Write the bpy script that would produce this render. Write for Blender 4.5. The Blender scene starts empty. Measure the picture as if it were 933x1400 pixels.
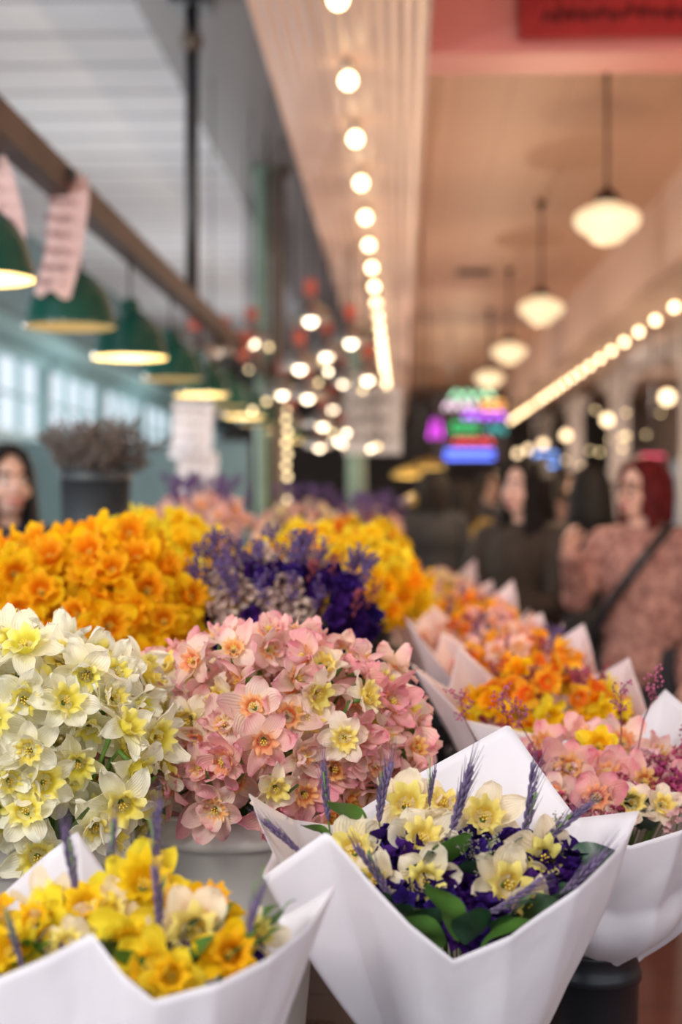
import bpy, math, random
import numpy as np
from mathutils import Vector, Matrix, Quaternion, noise
random.seed(7)
S = bpy.context.scene
COL = S.collection
PI = math.pi
try:
    S.view_settings.view_transform = 'Standard'
except Exception: pass

# ---------------------------------------------------------------- camera
F = 1944.0
cd = bpy.data.cameras.new('camera'); cam = bpy.data.objects.new('camera', cd); COL.objects.link(cam)
cd.sensor_fit = 'VERTICAL'; cd.sensor_height = 36; cd.sensor_width = 24; cd.lens = 50
cam.location = (0, 0, 1.5)
cam.rotation_euler = (math.radians(90-.589), 0, math.radians(2.4))
cd.dof.use_dof = True; cd.dof.focus_distance = 1.45; cd.dof.aperture_fstop = 3.0
cd.clip_start = .05
S.camera = cam
RM = Matrix.Rotation(math.radians(2.4), 3, 'Z') @ Matrix.Rotation(math.radians(90-.589), 3, 'X')
def P(px, py, Y):
    d = RM @ Vector(((px-466.5)/F, -(py-700)/F, -1))
    return Vector((0, 0, 1.5)) + d*(Y/d.y)

# ---------------------------------------------------------------- mesh builder
class MB:
    def __init__(s): s.v = []; s.f = []; s.uv = []
    def add(s, vs, fs, uvs=None):
        o = len(s.v); s.v += [tuple(v) for v in vs]; s.f += [tuple(i+o for i in f) for f in fs]
        s.uv += (uvs if uvs else [(0, 0)]*len(vs))
    def box(s, a, b):
        x0, y0, z0 = a; x1, y1, z1 = b
        s.add([(x0,y0,z0),(x1,y0,z0),(x1,y1,z0),(x0,y1,z0),(x0,y0,z1),(x1,y0,z1),(x1,y1,z1),(x0,y1,z1)],
              [(0,3,2,1),(4,5,6,7),(0,1,5,4),(1,2,6,5),(2,3,7,6),(3,0,4,7)])
        return s
    def ell(s, c, r, n=10, m=14, R=None):
        if not hasattr(r, '__len__'): r = (r, r, r)
        c = Vector(c); vs = [Vector((0, 0, r[2]))]; 
        for i in range(1, n):
            a = PI*i/n
            for j in range(m):
                b = 2*PI*j/m
                vs.append(Vector((r[0]*math.sin(a)*math.cos(b), r[1]*math.sin(a)*math.sin(b), r[2]*math.cos(a))))
        vs.append(Vector((0, 0, -r[2])))
        if R is not None: vs = [R @ v for v in vs]
        vs = [v+c for v in vs]; fs = []
        for j in range(m): fs.append((0, 1+j, 1+(j+1) % m))
        for i in range(n-2):
            for j in range(m):
                a = 1+i*m+j; b = 1+i*m+(j+1) % m
                fs.append((a, a+m, b+m, b))
        L = len(vs)-1; o = 1+(n-2)*m
        for j in range(m): fs.append((L, o+(j+1) % m, o+j))
        s.add(vs, fs); return s
    def tube(s, pts, r, n=8, cap=True):
        pts = [Vector(p) for p in pts]; k = len(pts)
        if not hasattr(r, '__len__'): r = [r]*k
        t0 = (pts[1]-pts[0]).normalized(); u = t0.orthogonal().normalized(); vs = []; uv = []
        for i in range(k):
            t = (pts[min(i+1, k-1)]-pts[max(i-1, 0)]).normalized()
            u = (u - t*u.dot(t)); u = u.normalized() if u.length > 1e-6 else t.orthogonal().normalized()
            w = t.cross(u)
            for j in range(n):
                a = 2*PI*j/n; vs.append(pts[i]+(u*math.cos(a)+w*math.sin(a))*r[i]); uv.append((j/n, i/(k-1)))
        fs = []
        for i in range(k-1):
            for j in range(n):
                a = i*n+j; b = i*n+(j+1) % n; fs.append((a, b, b+n, a+n))
        if cap: fs.append(tuple(range(n))[::-1]); fs.append(tuple((k-1)*n+j for j in range(n)))
        s.add(vs, fs, uv); return s
    def limb(s, pts, r, n=12):
        s.tube(pts, r, n)
        for p, q in zip(pts, r): s.ell(p, q*1.0, 8, 12)
        return s
    def lathe(s, prof, n=32, c=(0, 0, 0), closed=False, frill=None):
        c = Vector(c); vs = []; uv = []; k = len(prof)
        for i, (r, z) in enumerate(prof):
            for j in range(n):
                a = 2*PI*j/n; rr, zz = (r, z) if not frill else frill(i/(k-1), a, r, z)
                vs.append(c+Vector((rr*math.cos(a), rr*math.sin(a), zz))); uv.append((j/n, i/(k-1)))
        fs = []
        for i in range(k-1):
            for j in range(n):
                a = i*n+j; b = i*n+(j+1) % n; fs.append((a, b, b+n, a+n))
        s.add(vs, fs, uv); return s
    def mesh(s, name, m, smooth=True):
        me = bpy.data.meshes.new(name); me.from_pydata(s.v, [], s.f)
        l = me.uv_layers.new(name='UVMap'); d = l.data
        vi = [0]*len(me.loops); me.loops.foreach_get('vertex_index', vi)
        flat = []
        for i in vi: flat += s.uv[i]
        d.foreach_set('uv', flat)
        if smooth: me.polygons.foreach_set('use_smooth', [True]*len(me.polygons))
        me.materials.append(m); me.update(); return me
    def build(s, name, m, parent=None, smooth=True, **t):
        return link(name, s.mesh(name, m, smooth), parent, **t)
def link(name, me, parent=None, label=None, cat=None, group=None, kind=None):
    o = bpy.data.objects.new(name, me); COL.objects.link(o)
    if parent: o.parent = parent
    if label: o['label'] = label
    if cat: o['category'] = cat
    if group: o['group'] = group
    if kind: o['kind'] = kind
    return o
def thing(name, label, cat, loc=(0, 0, 0), group=None, rz=0):
    o = link(name, None, None, label, cat, group); o.location = loc; o.rotation_euler = (0, 0, rz)
    o.empty_display_size = .05; return o
def struct(name, mb, m, smooth=False): return mb.build(name, m, None, smooth, kind='structure')
def dup(root, loc, label=None, rz=None, group=None):
    r = root.copy(); COL.objects.link(r); r.location = loc
    if rz is not None: r.rotation_euler = (0, 0, rz)
    if label: r['label'] = label
    if group: r['group'] = group
    for ch in list(root.children):
        c = ch.copy(); COL.objects.link(c); c.parent = r
        for g in ch.children:
            d = g.copy(); COL.objects.link(d); d.parent = c
    return r

# ---------------------------------------------------------------- materials
def nt(name):
    m = bpy.data.materials.new(name); m.use_nodes = True; t = m.node_tree; t.nodes.clear()
    return m, t, t.nodes.new('ShaderNodeOutputMaterial')
def mat(name, col, rough=.6, metal=0, em=0, emc=None, var=.12, nscale=8, bump=0, bscale=40, transl=0, spec=.5, crumple=0):
    m, t, out = nt(name); N = t.nodes; L = t.links
    b = N.new('ShaderNodeBsdfPrincipled'); tc = N.new('ShaderNodeTexCoord')
    n = N.new('ShaderNodeTexNoise'); n.inputs['Scale'].default_value = nscale; n.inputs['Detail'].default_value = 3
    L.new(tc.outputs['Object'], n.inputs['Vector'])
    r = N.new('ShaderNodeValToRGB'); r.color_ramp.elements[0].position = .3; r.color_ramp.elements[1].position = .7
    r.color_ramp.elements[0].color = tuple(c*(1-var) for c in col)+(1,)
    r.color_ramp.elements[1].color = tuple(min(1, c*(1+var*.6)) for c in col)+(1,)
    L.new(n.outputs['Fac'], r.inputs['Fac']); L.new(r.outputs['Color'], b.inputs['Base Color'])
    b.inputs['Roughness'].default_value = rough; b.inputs['Metallic'].default_value = metal
    b.inputs['Specular IOR Level'].default_value = spec
    if em:
        b.inputs['Emission Color'].default_value = tuple(emc or col)+(1,); b.inputs['Emission Strength'].default_value = em
    if bump:
        n2 = N.new('ShaderNodeTexNoise'); n2.inputs['Scale'].default_value = bscale; L.new(tc.outputs['Object'], n2.inputs['Vector'])
        bp = N.new('ShaderNodeBump'); bp.inputs['Strength'].default_value = bump; bp.inputs['Distance'].default_value = .01
        L.new(n2.outputs['Fac'], bp.inputs['Height']); nrm = bp.outputs['Normal']
        if crumple:
            vo = N.new('ShaderNodeTexVoronoi'); vo.inputs['Scale'].default_value = 9; vo.feature = 'F1'
            L.new(tc.outputs['Object'], vo.inputs['Vector'])
            b2 = N.new('ShaderNodeBump'); b2.inputs['Strength'].default_value = crumple; b2.inputs['Distance'].default_value = .02
            L.new(vo.outputs['Distance'], b2.inputs['Height']); L.new(nrm, b2.inputs['Normal']); nrm = b2.outputs['Normal']
        L.new(nrm, b.inputs['Normal'])
    s = b.outputs[0]
    if transl:
        tr = N.new('ShaderNodeBsdfTranslucent'); L.new(r.outputs['Color'], tr.inputs['Color'])
        mx = N.new('ShaderNodeMixShader'); mx.inputs[0].default_value = transl
        L.new(s, mx.inputs[1]); L.new(tr.outputs[0], mx.inputs[2]); s = mx.outputs[0]
    L.new(s, out.inputs['Surface']); return m
def petal_mat(name, stops, alt=None, hv=.03, vv=.15, transl=.4, fold=.25, bias=1.0):
    """stops along the petal length (uv.v); alt = second set mixed by object random"""
    m, t, out = nt(name); N = t.nodes; L = t.links
    uv = N.new('ShaderNodeUVMap'); sp = N.new('ShaderNodeSeparateXYZ'); L.new(uv.outputs[0], sp.inputs[0])
    oi = N.new('ShaderNodeObjectInfo'); ge = N.new('ShaderNodeNewGeometry')
    ra = N.new('ShaderNodeMath'); ra.operation = 'MULTIPLY_ADD'; ra.inputs[1].default_value = .3; L.new(ge.outputs['Random Per Island'], ra.inputs[0])
    rb = N.new('ShaderNodeMath'); rb.operation = 'MULTIPLY'; rb.inputs[1].default_value = .7; L.new(oi.outputs['Random'], rb.inputs[0]); L.new(rb.outputs[0], ra.inputs[2])
    RND = ra.outputs[0]
    tc = N.new('ShaderNodeTexCoord'); nz = N.new('ShaderNodeTexNoise'); nz.inputs['Scale'].default_value = 60
    L.new(tc.outputs['Object'], nz.inputs['Vector'])
    ad = N.new('ShaderNodeMath'); ad.operation = 'MULTIPLY_ADD'; ad.inputs[1].default_value = .35
    L.new(nz.outputs['Fac'], ad.inputs[0]); 
    sb = N.new('ShaderNodeMath'); sb.operation = 'SUBTRACT'; sb.inputs[1].default_value = .17
    L.new(sp.outputs['Y'], ad.inputs[2]); L.new(ad.outputs[0], sb.inputs[0])
    def ramp(st):
        r = N.new('ShaderNodeValToRGB'); e = r.color_ramp.elements
        e[0].position = st[0][0]; e[0].color = tuple(st[0][1])+(1,)
        e[1].position = st[-1][0]; e[1].color = tuple(st[-1][1])+(1,)
        for p, c in st[1:-1]:
            q = e.new(p); q.color = tuple(c)+(1,)
        L.new(sb.outputs[0], r.inputs['Fac']); return r.outputs['Color']
    c = ramp(stops)
    if alt:
        c2 = ramp(alt); mx = N.new('ShaderNodeMix'); mx.data_type = 'RGBA'
        pw = N.new('ShaderNodeMath'); pw.operation = 'POWER'; pw.inputs[1].default_value = bias; L.new(RND, pw.inputs[0])
        L.new(pw.outputs[0], mx.inputs['Factor'])
        L.new(c, mx.inputs['A']); L.new(c2, mx.inputs['B']); c = mx.outputs['Result']
    hs = N.new('ShaderNodeHueSaturation')
    a = N.new('ShaderNodeMath'); a.operation = 'MULTIPLY_ADD'; a.inputs[1].default_value = hv; a.inputs[2].default_value = .5-hv/2
    L.new(RND, a.inputs[0]); L.new(a.outputs[0], hs.inputs['Hue'])
    fr = N.new('ShaderNodeMath'); fr.operation = 'MULTIPLY'; fr.inputs[1].default_value = 7.31; L.new(RND, fr.inputs[0])
    f2 = N.new('ShaderNodeMath'); f2.operation = 'FRACT'; L.new(fr.outputs[0], f2.inputs[0])
    g = N.new('ShaderNodeMath'); g.operation = 'MULTIPLY_ADD'; g.inputs[1].default_value = vv; g.inputs[2].default_value = 1-vv/2
    L.new(f2.outputs[0], g.inputs[0]); L.new(g.outputs[0], hs.inputs['Value']); L.new(c, hs.inputs['Color'])
    wv = N.new('ShaderNodeMath'); wv.operation = 'MULTIPLY'; wv.inputs[1].default_value = 60; L.new(sp.outputs['X'], wv.inputs[0])
    sn = N.new('ShaderNodeMath'); sn.operation = 'SINE'; L.new(wv.outputs[0], sn.inputs[0])
    bp = N.new('ShaderNodeBump'); bp.inputs['Strength'].default_value = fold; bp.inputs['Distance'].default_value = .002
    L.new(sn.outputs[0], bp.inputs['Height'])
    b = N.new('ShaderNodeBsdfPrincipled'); b.inputs['Roughness'].default_value = .65; b.inputs['Specular IOR Level'].default_value = .12
    L.new(hs.outputs[0], b.inputs['Base Color']); L.new(bp.outputs[0], b.inputs['Normal'])
    tr = N.new('ShaderNodeBsdfTranslucent'); L.new(hs.outputs[0], tr.inputs['Color'])
    mx = N.new('ShaderNodeMixShader'); mx.inputs[0].default_value = transl
    L.new(b.outputs[0], mx.inputs[1]); L.new(tr.outputs[0], mx.inputs[2]); L.new(mx.outputs[0], out.inputs['Surface'])
    return m
def board_mat(name, c1, c2, period, axis='Y', rough=.35, gap=.06, spec=.5, bead=0):
    m, t, out = nt(name); N = t.nodes; L = t.links
    tc = N.new('ShaderNodeTexCoord'); sp = N.new('ShaderNodeSeparateXYZ'); L.new(tc.outputs['Object'], sp.inputs[0])
    d = N.new('ShaderNodeMath'); d.operation = 'DIVIDE'; d.inputs[1].default_value = period; L.new(sp.outputs[axis], d.inputs[0])
    f = N.new('ShaderNodeMath'); f.operation = 'FRACT'; L.new(d.outputs[0], f.inputs[0])
    l = N.new('ShaderNodeMath'); l.operation = 'LESS_THAN'; l.inputs[1].default_value = gap; L.new(f.outputs[0], l.inputs[0])
    nz = N.new('ShaderNodeTexNoise'); nz.inputs['Scale'].default_value = 1.5; L.new(tc.outputs['Object'], nz.inputs['Vector'])
    mx0 = N.new('ShaderNodeMix'); mx0.data_type = 'RGBA'; L.new(nz.outputs['Fac'], mx0.inputs['Factor'])
    mx0.inputs['A'].default_value = tuple(c*.85 for c in c1)+(1,); mx0.inputs['B'].default_value = tuple(c1)+(1,)
    mx = N.new('ShaderNodeMix'); mx.data_type = 'RGBA'; L.new(l.outputs[0], mx.inputs['Factor'])
    L.new(mx0.outputs['Result'], mx.inputs['A']); mx.inputs['B'].default_value = tuple(c2)+(1,)
    b = N.new('ShaderNodeBsdfPrincipled'); b.inputs['Roughness'].default_value = rough; b.inputs['Specular IOR Level'].default_value = spec
    if bead:
        q = N.new('ShaderNodeMath'); q.operation = 'MULTIPLY'; q.inputs[1].default_value = 2*PI/.045; L.new(sp.outputs[axis], q.inputs[0])
        sn = N.new('ShaderNodeMath'); sn.operation = 'SINE'; L.new(q.outputs[0], sn.inputs[0])
        bp = N.new('ShaderNodeBump'); bp.inputs['Strength'].default_value = bead; bp.inputs['Distance'].default_value = .006
        L.new(sn.outputs[0], bp.inputs['Height']); L.new(bp.outputs[0], b.inputs['Normal'])
    L.new(mx.outputs['Result'], b.inputs['Base Color']); L.new(b.outputs[0], out.inputs['Surface']); return m

M = {}
M['stem'] = mat('stem green', (.16, .30, .06), .5, var=.3, transl=.15)
M['leaf'] = mat('leaf green', (.10, .24, .04), .4, var=.35, nscale=20, transl=.25)
M['leafdark'] = mat('leaf dark green', (.025, .075, .035), .4, var=.3, nscale=20, transl=.1)
M['stamen'] = mat('stamen', (.85, .6, .08), .6)
M['white_pet'] = petal_mat('white petal', [(0, (.86, .78, .26)), (.22, (.95, .89, .52)), (.55, (.97, .92, .69)), (1, (.97, .93, .75))],
                           alt=[(0, (.88, .82, .35)), (.25, (.96, .92, .60)), (.6, (.98, .94, .77)), (1, (.98, .96, .84))], hv=.01, vv=.08)
M['white_cup'] = petal_mat('white cup', [(0, (.74, .62, .05)), (.6, (.96, .82, .12)), (1, (.98, .90, .36))], hv=.02)
M['pink_pet'] = petal_mat('pink petal', [(0, (.93, .60, .28)), (.3, (.95, .56, .44)), (.7, (.93, .40, .42)), (1, (.88, .27, .36))],
                          alt=[(0, (.97, .90, .55)), (.35, (.98, .85, .70)), (.8, (.97, .74, .67)), (1, (.94, .54, .56))], hv=.02, vv=.16, bias=.8)
M['pink_cup'] = petal_mat('pink cup', [(0, (.85, .25, .03)), (.5, (.95, .55, .10)), (1, (.96, .76, .32))],
                          alt=[(0, (.75, .06, .10)), (.5, (.88, .14, .20)), (1, (.95, .38, .28))], hv=.04, bias=1.6)
M['peach_pet'] = petal_mat('peach petal', [(0, (.95, .82, .42)), (.4, (.97, .84, .64)), (.8, (.97, .78, .68)), (1, (.95, .60, .58))],
                          alt=[(0, (.95, .90, .48)), (.4, (.98, .90, .68)), (1, (.97, .84, .70))], hv=.02, vv=.12)
M['yel_pet'] = petal_mat('golden petal', [(0, (.92, .52, .008)), (.5, (1, .68, .008)), (1, (1, .76, .02))], alt=[(0, (.95, .42, .008)), (1, (1, .60, .008))], hv=.012, vv=.18)
M['yel_cup'] = petal_mat('golden cup', [(0, (.85, .25, .005)), (.6, (1, .42, .008)), (1, (1, .56, .015))], hv=.02, vv=.25)
M['lem_pet'] = petal_mat('lemon petal', [(0, (.9, .7, .02)), (1, (1, .84, .06))], hv=.02)
M['lem_cup'] = petal_mat('lemon cup', [(0, (.9, .5, .01)), (1, (1, .68, .02))], hv=.02)
M['org_pet'] = petal_mat('orange petal', [(0, (.95, .32, .02)), (.5, (.96, .32, .02)), (1, (.95, .18, .04))], alt=[(0, (.95, .50, .03)), (1, (.98, .56, .04))], hv=.04)
M['org_cup'] = petal_mat('orange cup', [(0, (.85, .08, .02)), (1, (.95, .24, .02))], hv=.03)
M['crm_pet'] = petal_mat('cream petal', [(0, (.95, .84, .38)), (.35, (.97, .88, .64)), (1, (.98, .91, .76))], alt=[(0, (.95, .78, .45)), (1, (.96, .82, .66))], hv=.015, bias=1.5)
M['crm_cup'] = petal_mat('cream cup', [(0, (.9, .66, .06)), (1, (.98, .86, .30))], hv=.02)
M['violet'] = petal_mat('violet floret', [(0, (.010, .004, .04)), (1, (.045, .012, .15))], hv=.05, vv=.8, transl=.1)
M['beige_fl'] = petal_mat('beige floret', [(0, (.42, .26, .20)), (1, (.76, .58, .50))], hv=.04, vv=.35, transl=.2)
M['magenta_fl'] = petal_mat('magenta floret', [(0, (.26, .02, .08)), (1, (.52, .10, .22))], hv=.06, vv=.4, transl=.2)
M['pale_fl'] = petal_mat('pale floret', [(0, (.55, .3, .35)), (1, (.80, .5, .5))], hv=.05, vv=.3, transl=.2)
M['spike'] = mat('lavender spike', (.20, .14, .27), .75, var=.4, nscale=60, transl=.1)
M['twig'] = mat('heather twig', (.22, .05, .06), .7, var=.3)
M['browntwig'] = mat('brown twig', (.10, .08, .06), .7)
M['twigbud'] = mat('heather bud', (.36, .06, .07), .7, var=.5, nscale=50)
M['purpbud'] = mat('purple bud', (.13, .08, .24), .7, var=.4, nscale=50)
def paper(name, col):
    return mat(name, col, .5, var=.04, nscale=5, bump=.14, bscale=26, transl=.25, spec=.35, crumple=.08)
M['paper'] = paper('white wrapping paper', (.88, .845, .885))
M['paper_pinklit'] = paper('pink-lit wrapping paper', (.90, .75, .76))  # white paper with the pink light on it put into its colour
M['wbucket'] = mat('white plastic', (.66, .63, .58), .35, var=.08, nscale=6)
M['bbucket'] = mat('black plastic', (.018, .02, .025), .35)
M['gbucket'] = mat('grey metal bucket', (.06, .07, .08), .5, .4)
M['wire'] = mat('wire', (.35, .35, .36), .35, .9)
M['water'] = mat('water', (.05, .07, .05), .05)
M['darkwood'] = board_mat('dark table boards', (.06, .045, .04), (.015, .01, .01), .14, 'Y', .5, .04)
M['rail'] = mat('brown rail wood', (.07, .042, .032), .6, var=.3, nscale=5)
M['green'] = mat('green enamel', (.005, .070, .050), .2, var=.1)
M['inner'] = mat('lamp inner enamel', (.55, .45, .22), .5, em=.30, emc=(1, .70, .28))  # emission stands in for bulb light falling on the lining
M['bulb'] = mat('warm bulb glass', (1, .9, .7), .3, em=9, emc=(1, .72, .40))
M['bulblow'] = mat('dim lamp bulb glass', (1, .9, .7), .3, em=4, emc=(1, .74, .38))
M['bulbw'] = mat('neutral bulb glass', (1, .95, .85), .3, em=9, emc=(1, .80, .56))
M['socket'] = mat('bulb socket', (.5, .42, .34), .5)
M['milk'] = mat('milk glass shade', (.9, .8, .6), .3, em=.80, emc=(1, .78, .46), var=.03)
M['bronze'] = mat('bronze metal', (.08, .045, .03), .45, .6)
M['steel'] = mat('brushed steel', (.40, .38, .36), .3, .9)
M['polegrey'] = mat('dark pole paint', (.035, .035, .04), .4, .2)
M['colgreen'] = mat('grey green column paint', (.20, .30, .23), .5)
M['colbrown'] = mat('brown column paint', (.15, .11, .08), .5)
M['soffit'] = board_mat('glossy soffit boards', (.76, .52, .42), (.50, .34, .26), .30, 'X', .34, .03, .35, bead=.45)
M['soffitR'] = board_mat('right soffit boards', (.74, .54, .43), (.50, .35, .27), .30, 'X', .6, .03, .2)
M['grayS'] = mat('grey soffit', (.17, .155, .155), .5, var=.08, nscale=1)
M['ceilC'] = board_mat('aisle ceiling boards', (.62, .40, .29), (.44, .27, .20), .29, 'X', .5, .03, .3)
M['ceilL'] = board_mat('white ceiling boards', (.80, .80, .82), (.36, .36, .38), .62, 'Y', .6, .12)
M['fascia'] = mat('fascia paint', (.55, .40, .31), .5)
M['redlit_beam'] = mat('beam tinted by red light', (.66, .24, .21), .5, var=.08, nscale=2)  # tint of red neon light put into the beam's colour
M['redsign'] = mat('red sign', (.34, .012, .012), .6)
M['redink'] = mat('dark red lettering', (.07, .004, .008), .6)
M['floor'] = board_mat('red tile floor', (.17, .055, .04), (.07, .03, .025), .3, 'Y', .35, .05)
M['wallL'] = mat('teal wall paint', (.17, .27, .29), .6, nscale=2)
M['frame'] = mat('teal window frame', (.30, .52, .54), .5)
M['wallR'] = mat('beige wall paint', (.50, .38, .32), .6, nscale=2)
M['wallF'] = mat('dark end wall', (.05, .04, .038), .7, nscale=2)
M['whitepaint'] = mat('white column paint', (.60, .54, .51), .5)
M['signwhite'] = mat('white sign board', (.66, .64, .64), .5, em=.05)  # board is no lamp; a faint glow is put into its colour
M['pinkpaper'] = mat('pink paper sheet', (.88, .60, .56), .7, var=.05, transl=.3)
M['whitepaper'] = mat('white paper sheet', (.88, .86, .92), .7, var=.04, transl=.3)
M['ink'] = mat('dark ink', (.10, .06, .08), .7)
M['rink'] = mat('red brown ink', (.35, .08, .09), .7)

# ---------------------------------------------------------------- setting
Y0, Y1 = -.6, 32
struct('floor', MB().box((-4.2, -2, -.1), (5.2, Y1, 0)), M['floor'])
struct('ceiling', MB().box((.1, Y0, 3.65), (1.84, Y1, 3.75)), M['ceilC'])
struct('ceiling', MB().box((-4.1, Y0, 4.35), (-1.33, Y1, 4.45)), M['ceilL'])
struct('ceiling', MB().box((2.5, Y0, 3.4), (5.1, Y1, 3.5)), M['fascia'])
struct('trim_1', MB().box((-.49, Y0, 3.08), (.1, Y1, 4.1)), M['soffit'])
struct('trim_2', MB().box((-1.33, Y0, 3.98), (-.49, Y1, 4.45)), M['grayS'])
struct('trim_3', MB().box((1.84, Y0, 3.08), (2.5, Y1, 3.9)), M['soffitR'])
struct('trim_4', MB().box((.1, 5.1, 3.08), (1.84, 5.35, 3.65)), M['redlit_beam'])
w = MB().box((-4.1, 2, 0), (-4, Y1, 2.15)).box((-4.1, 2, 3.0), (-4, Y1, 4.4))
for y in [4, 7, 10, 13, 16, 19, 22, 25, 28, 31]: w.box((-4.1, y-.15, 2.15), (-4, y+.15, 3.0))
struct('wall_left', w, M['wallL'])
wi = 1
for y in [4, 7, 10, 13, 16, 19, 22, 25, 28]:
    q = MB()
    for k in range(4):
        yy = y+.17+k*(2.66/3); q.box((-4.08, yy-.025, 2.15), (-4.02, yy+.025, 3.0))
    q.box((-4.08, y+.15, 2.56), (-4.02, y+2.85, 2.59)); q.box((-4.09, y+.15, 2.12), (-3.95, y+2.85, 2.19)); q.box((-4.09, y+.15, 2.96), (-3.95, y+2.85, 3.05))
    struct('window_%d' % wi, q, M['frame']); wi += 1
struct('trim_5', MB().box((-4.0, 2, 3.1), (-3.85, Y1, 3.3)), M['frame'])
struct('wall_right', MB().box((5, -.5, 0), (5.1, Y1, 3.5)), M['wallR'])
struct('wall_back', MB().box((-4.1, Y1, 0), (5.1, Y1+.1, 4.45)), M['wallF'])
struct('wall_partition', MB().box((-4, 14, 0), (-1.5, 14.08, 2.05)), M['wallL'])

# ceiling vent
vt = thing('ceiling_vent', 'small dark rectangular vent in the beige aisle ceiling', 'vent', (.7, 13.6, 3.65))
MB().box((-.17, -.12, -.02), (.17, .12, 0)).build('frame', M['bronze'], vt, False)
sl = MB()
for k in range(5): sl.box((-.14, -.09+k*.042, -.026), (.14, -.075+k*.042, -.02))
sl.build('louvre', M['polegrey'], vt, False)

# handwriting-like strokes in a local xz rectangle, facing -Y: one continuous line per row
def scribble(w, h, rows, parent, m, y=-.002, th=.004, seed=1, dens=12, name='text_line'):
    rd = random.Random(seed)
    for r in range(rows):
        z = h/2 - h*(r+.7)/(rows+.4); x = -w*.42; rh = h/rows*.34
        wid = rd.uniform(.7, .84)*w; n = int(dens*wid/w); st = wid/n; pts = []
        for k in range(n):
            z1 = z+rd.uniform(.3, 1)*rh; z2 = z-rd.uniform(.3, 1)*rh
            pts += [(x, y, z2), (x+st*.25, y, z1), (x+st*.6, y, z2+.3*rh), (x+st*.8, y, z1*.5+z*.5)]; x += st
        MB().tube(pts, th, 4).build(name, m, parent)

# red sign on cross beam
rs = thing('hanging_sign', 'dark red sign board with lettering on the pink tinted beam at top right', 'sign', (.86, 5.06, 3.285))
MB().box((-.44, -.02, -.17), (.5, .02, .17)).build('board', M['redsign'], rs, False)
scribble(.86, .30, 3, rs, M['redink'], -.024, .006, 3, 18)

# ---------------------------------------------------------------- row bulbs
def lathe_prof_sphere(r, z0, n=10): return [(max(1e-4, r*math.sin(PI*i/n)), z0-r*math.cos(PI*i/n)) for i in range(n+1)]
def make_bulb(label, group, m):
    t = thing('light_bulb', label, 'light bulb', (0, 0, 0), group)
    MB().lathe(lathe_prof_sphere(.030, -.042, 10), 16).build('glass_globe', m, t)
    MB().lathe([(.001, .03), (.026, .03), (.024, .0), (.016, -.014), (.001, -.014)], 14).build('socket', M['socket'], t)
    return t
b0 = make_bulb('round bare bulb in the ceiling row above the flowers', 'bulbs of the row above the flower stall', M['bulb'])
for i in range(27):
    loc = (-.19, 4.32+.84*i, 3.05)
    if i == 0: b0.location = loc
    else: dup(b0, loc)
for i in range(22):
    dup(b0, (2.17, 10.56+.84*i, 3.05), 'round bare bulb in the ceiling row along the right side', group='bulbs of the row on the right of the aisle')

# ---------------------------------------------------------------- schoolhouse pendants
def add_point(loc, e, col, r=0):
    l = bpy.data.lights.new('unseen_point', 'POINT'); l.energy = e; l.color = col; l.shadow_soft_size = r  # point sources that stay invisible themselves
    o = bpy.data.objects.new('unseen_point', l); o.location = loc; COL.objects.link(o); return o
pl = thing('pendant_lamp', '', 'pendant lamp', (0, 0, 0), 'white glass pendants over the aisle')
def sc(prof, k): return [(a*k, b*k) for a, b in prof]
MB().lathe(sc([(.001, -.125), (.05, -.122), (.085, -.105), (.10, -.085), (.105, -.072), (.15, -.05), (.178, -.015), (.183, .015), (.17, .045), (.13, .07), (.09, .082), (.066, .095), (.062, .11)], .9), 32).build('glass_shade', M['milk'], pl)
MB().lathe(sc([(.068, .10), (.07, .13), (.05, .16), (.02, .18), (.012, .2)], .9), 20).build('fitter', M['bronze'], pl)
MB().tube([(0, 0, .17), (0, 0, .74)], .009, 8).build('rod', M['bronze'], pl)
MB().lathe([(.012, .72), (.02, .735), (.04, .77), (.04, .785), (.001, .785)], 20).build('canopy', M['bronze'], pl)
plab = ['white glass pendant lamp nearest the camera, hung right of centre on dark rod', 'second nearest white glass pendant lamp over the aisle',
        'third white glass pendant lamp over the aisle, beyond the ceiling vent', 'fourth white glass pendant lamp, just above the neon sign', 'farthest white glass pendant lamp at the end of the aisle']
for i, Y in enumerate([7.1, 10.4, 13.45, 16.4, 24]):
    loc = (1.02, Y, 2.865)
    if i == 0: pl.location = loc; pl['label'] = plab[0]
    else: dup(pl, loc, plab[i])
for Y in (3.2, 6.0, 8.8, 12, 15.2, 18.6, 22, 26): add_point((.95, Y, 1.95), 43, (1, .74, .50))  # unseen fill points added between the pendants to light aisle and ceiling

# ---------------------------------------------------------------- rail, posts, green lamps
MB().box((-1.065, .9, 2.41), (-.995, 13.8, 2.50)).build('lamp_rail', M['rail'], None, False, label='long brown wooden rail carrying the green lamps and paper signs', cat='rail')
ps = thing('support_pole', 'thin dark round pole from the ceiling down to the brown lamp rail', 'pole', (-1.03, 7.0, 2.5))
MB().tube([(0, 0, -.0), (0, 0, 1.48)], .034, 14).build('shaft', M['polegrey'], ps)
MB().lathe([(.036, 1.20), (.055, 1.22), (.055, 1.27), (.036, 1.29)], 16).build('collar', M['colbrown'], ps)
MB().box((-.10, -.10, 1.41), (.10, .10, 1.48)).build('top_plate', M['polegrey'], ps, False)
c1 = thing('support_column', 'grey green round column, left one of the close pair', 'column', (-1.045, 10.7, 0))
MB().lathe([(.11, 0), (.11, .05), (.05, .09), (.05, 3.88), (.09, 3.93), (.09, 3.98)], 20).build('shaft', M['colgreen'], c1)
c2 = thing('support_column', 'brown round column, right one of the close pair', 'column', (-.93, 10.75, 0))
MB().lathe([(.09, 0), (.09, .05), (.055, .09), (.055, 3.88), (.085, 3.93), (.085, 3.98)], 20).build('shaft', M['colbrown'], c2)
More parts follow.
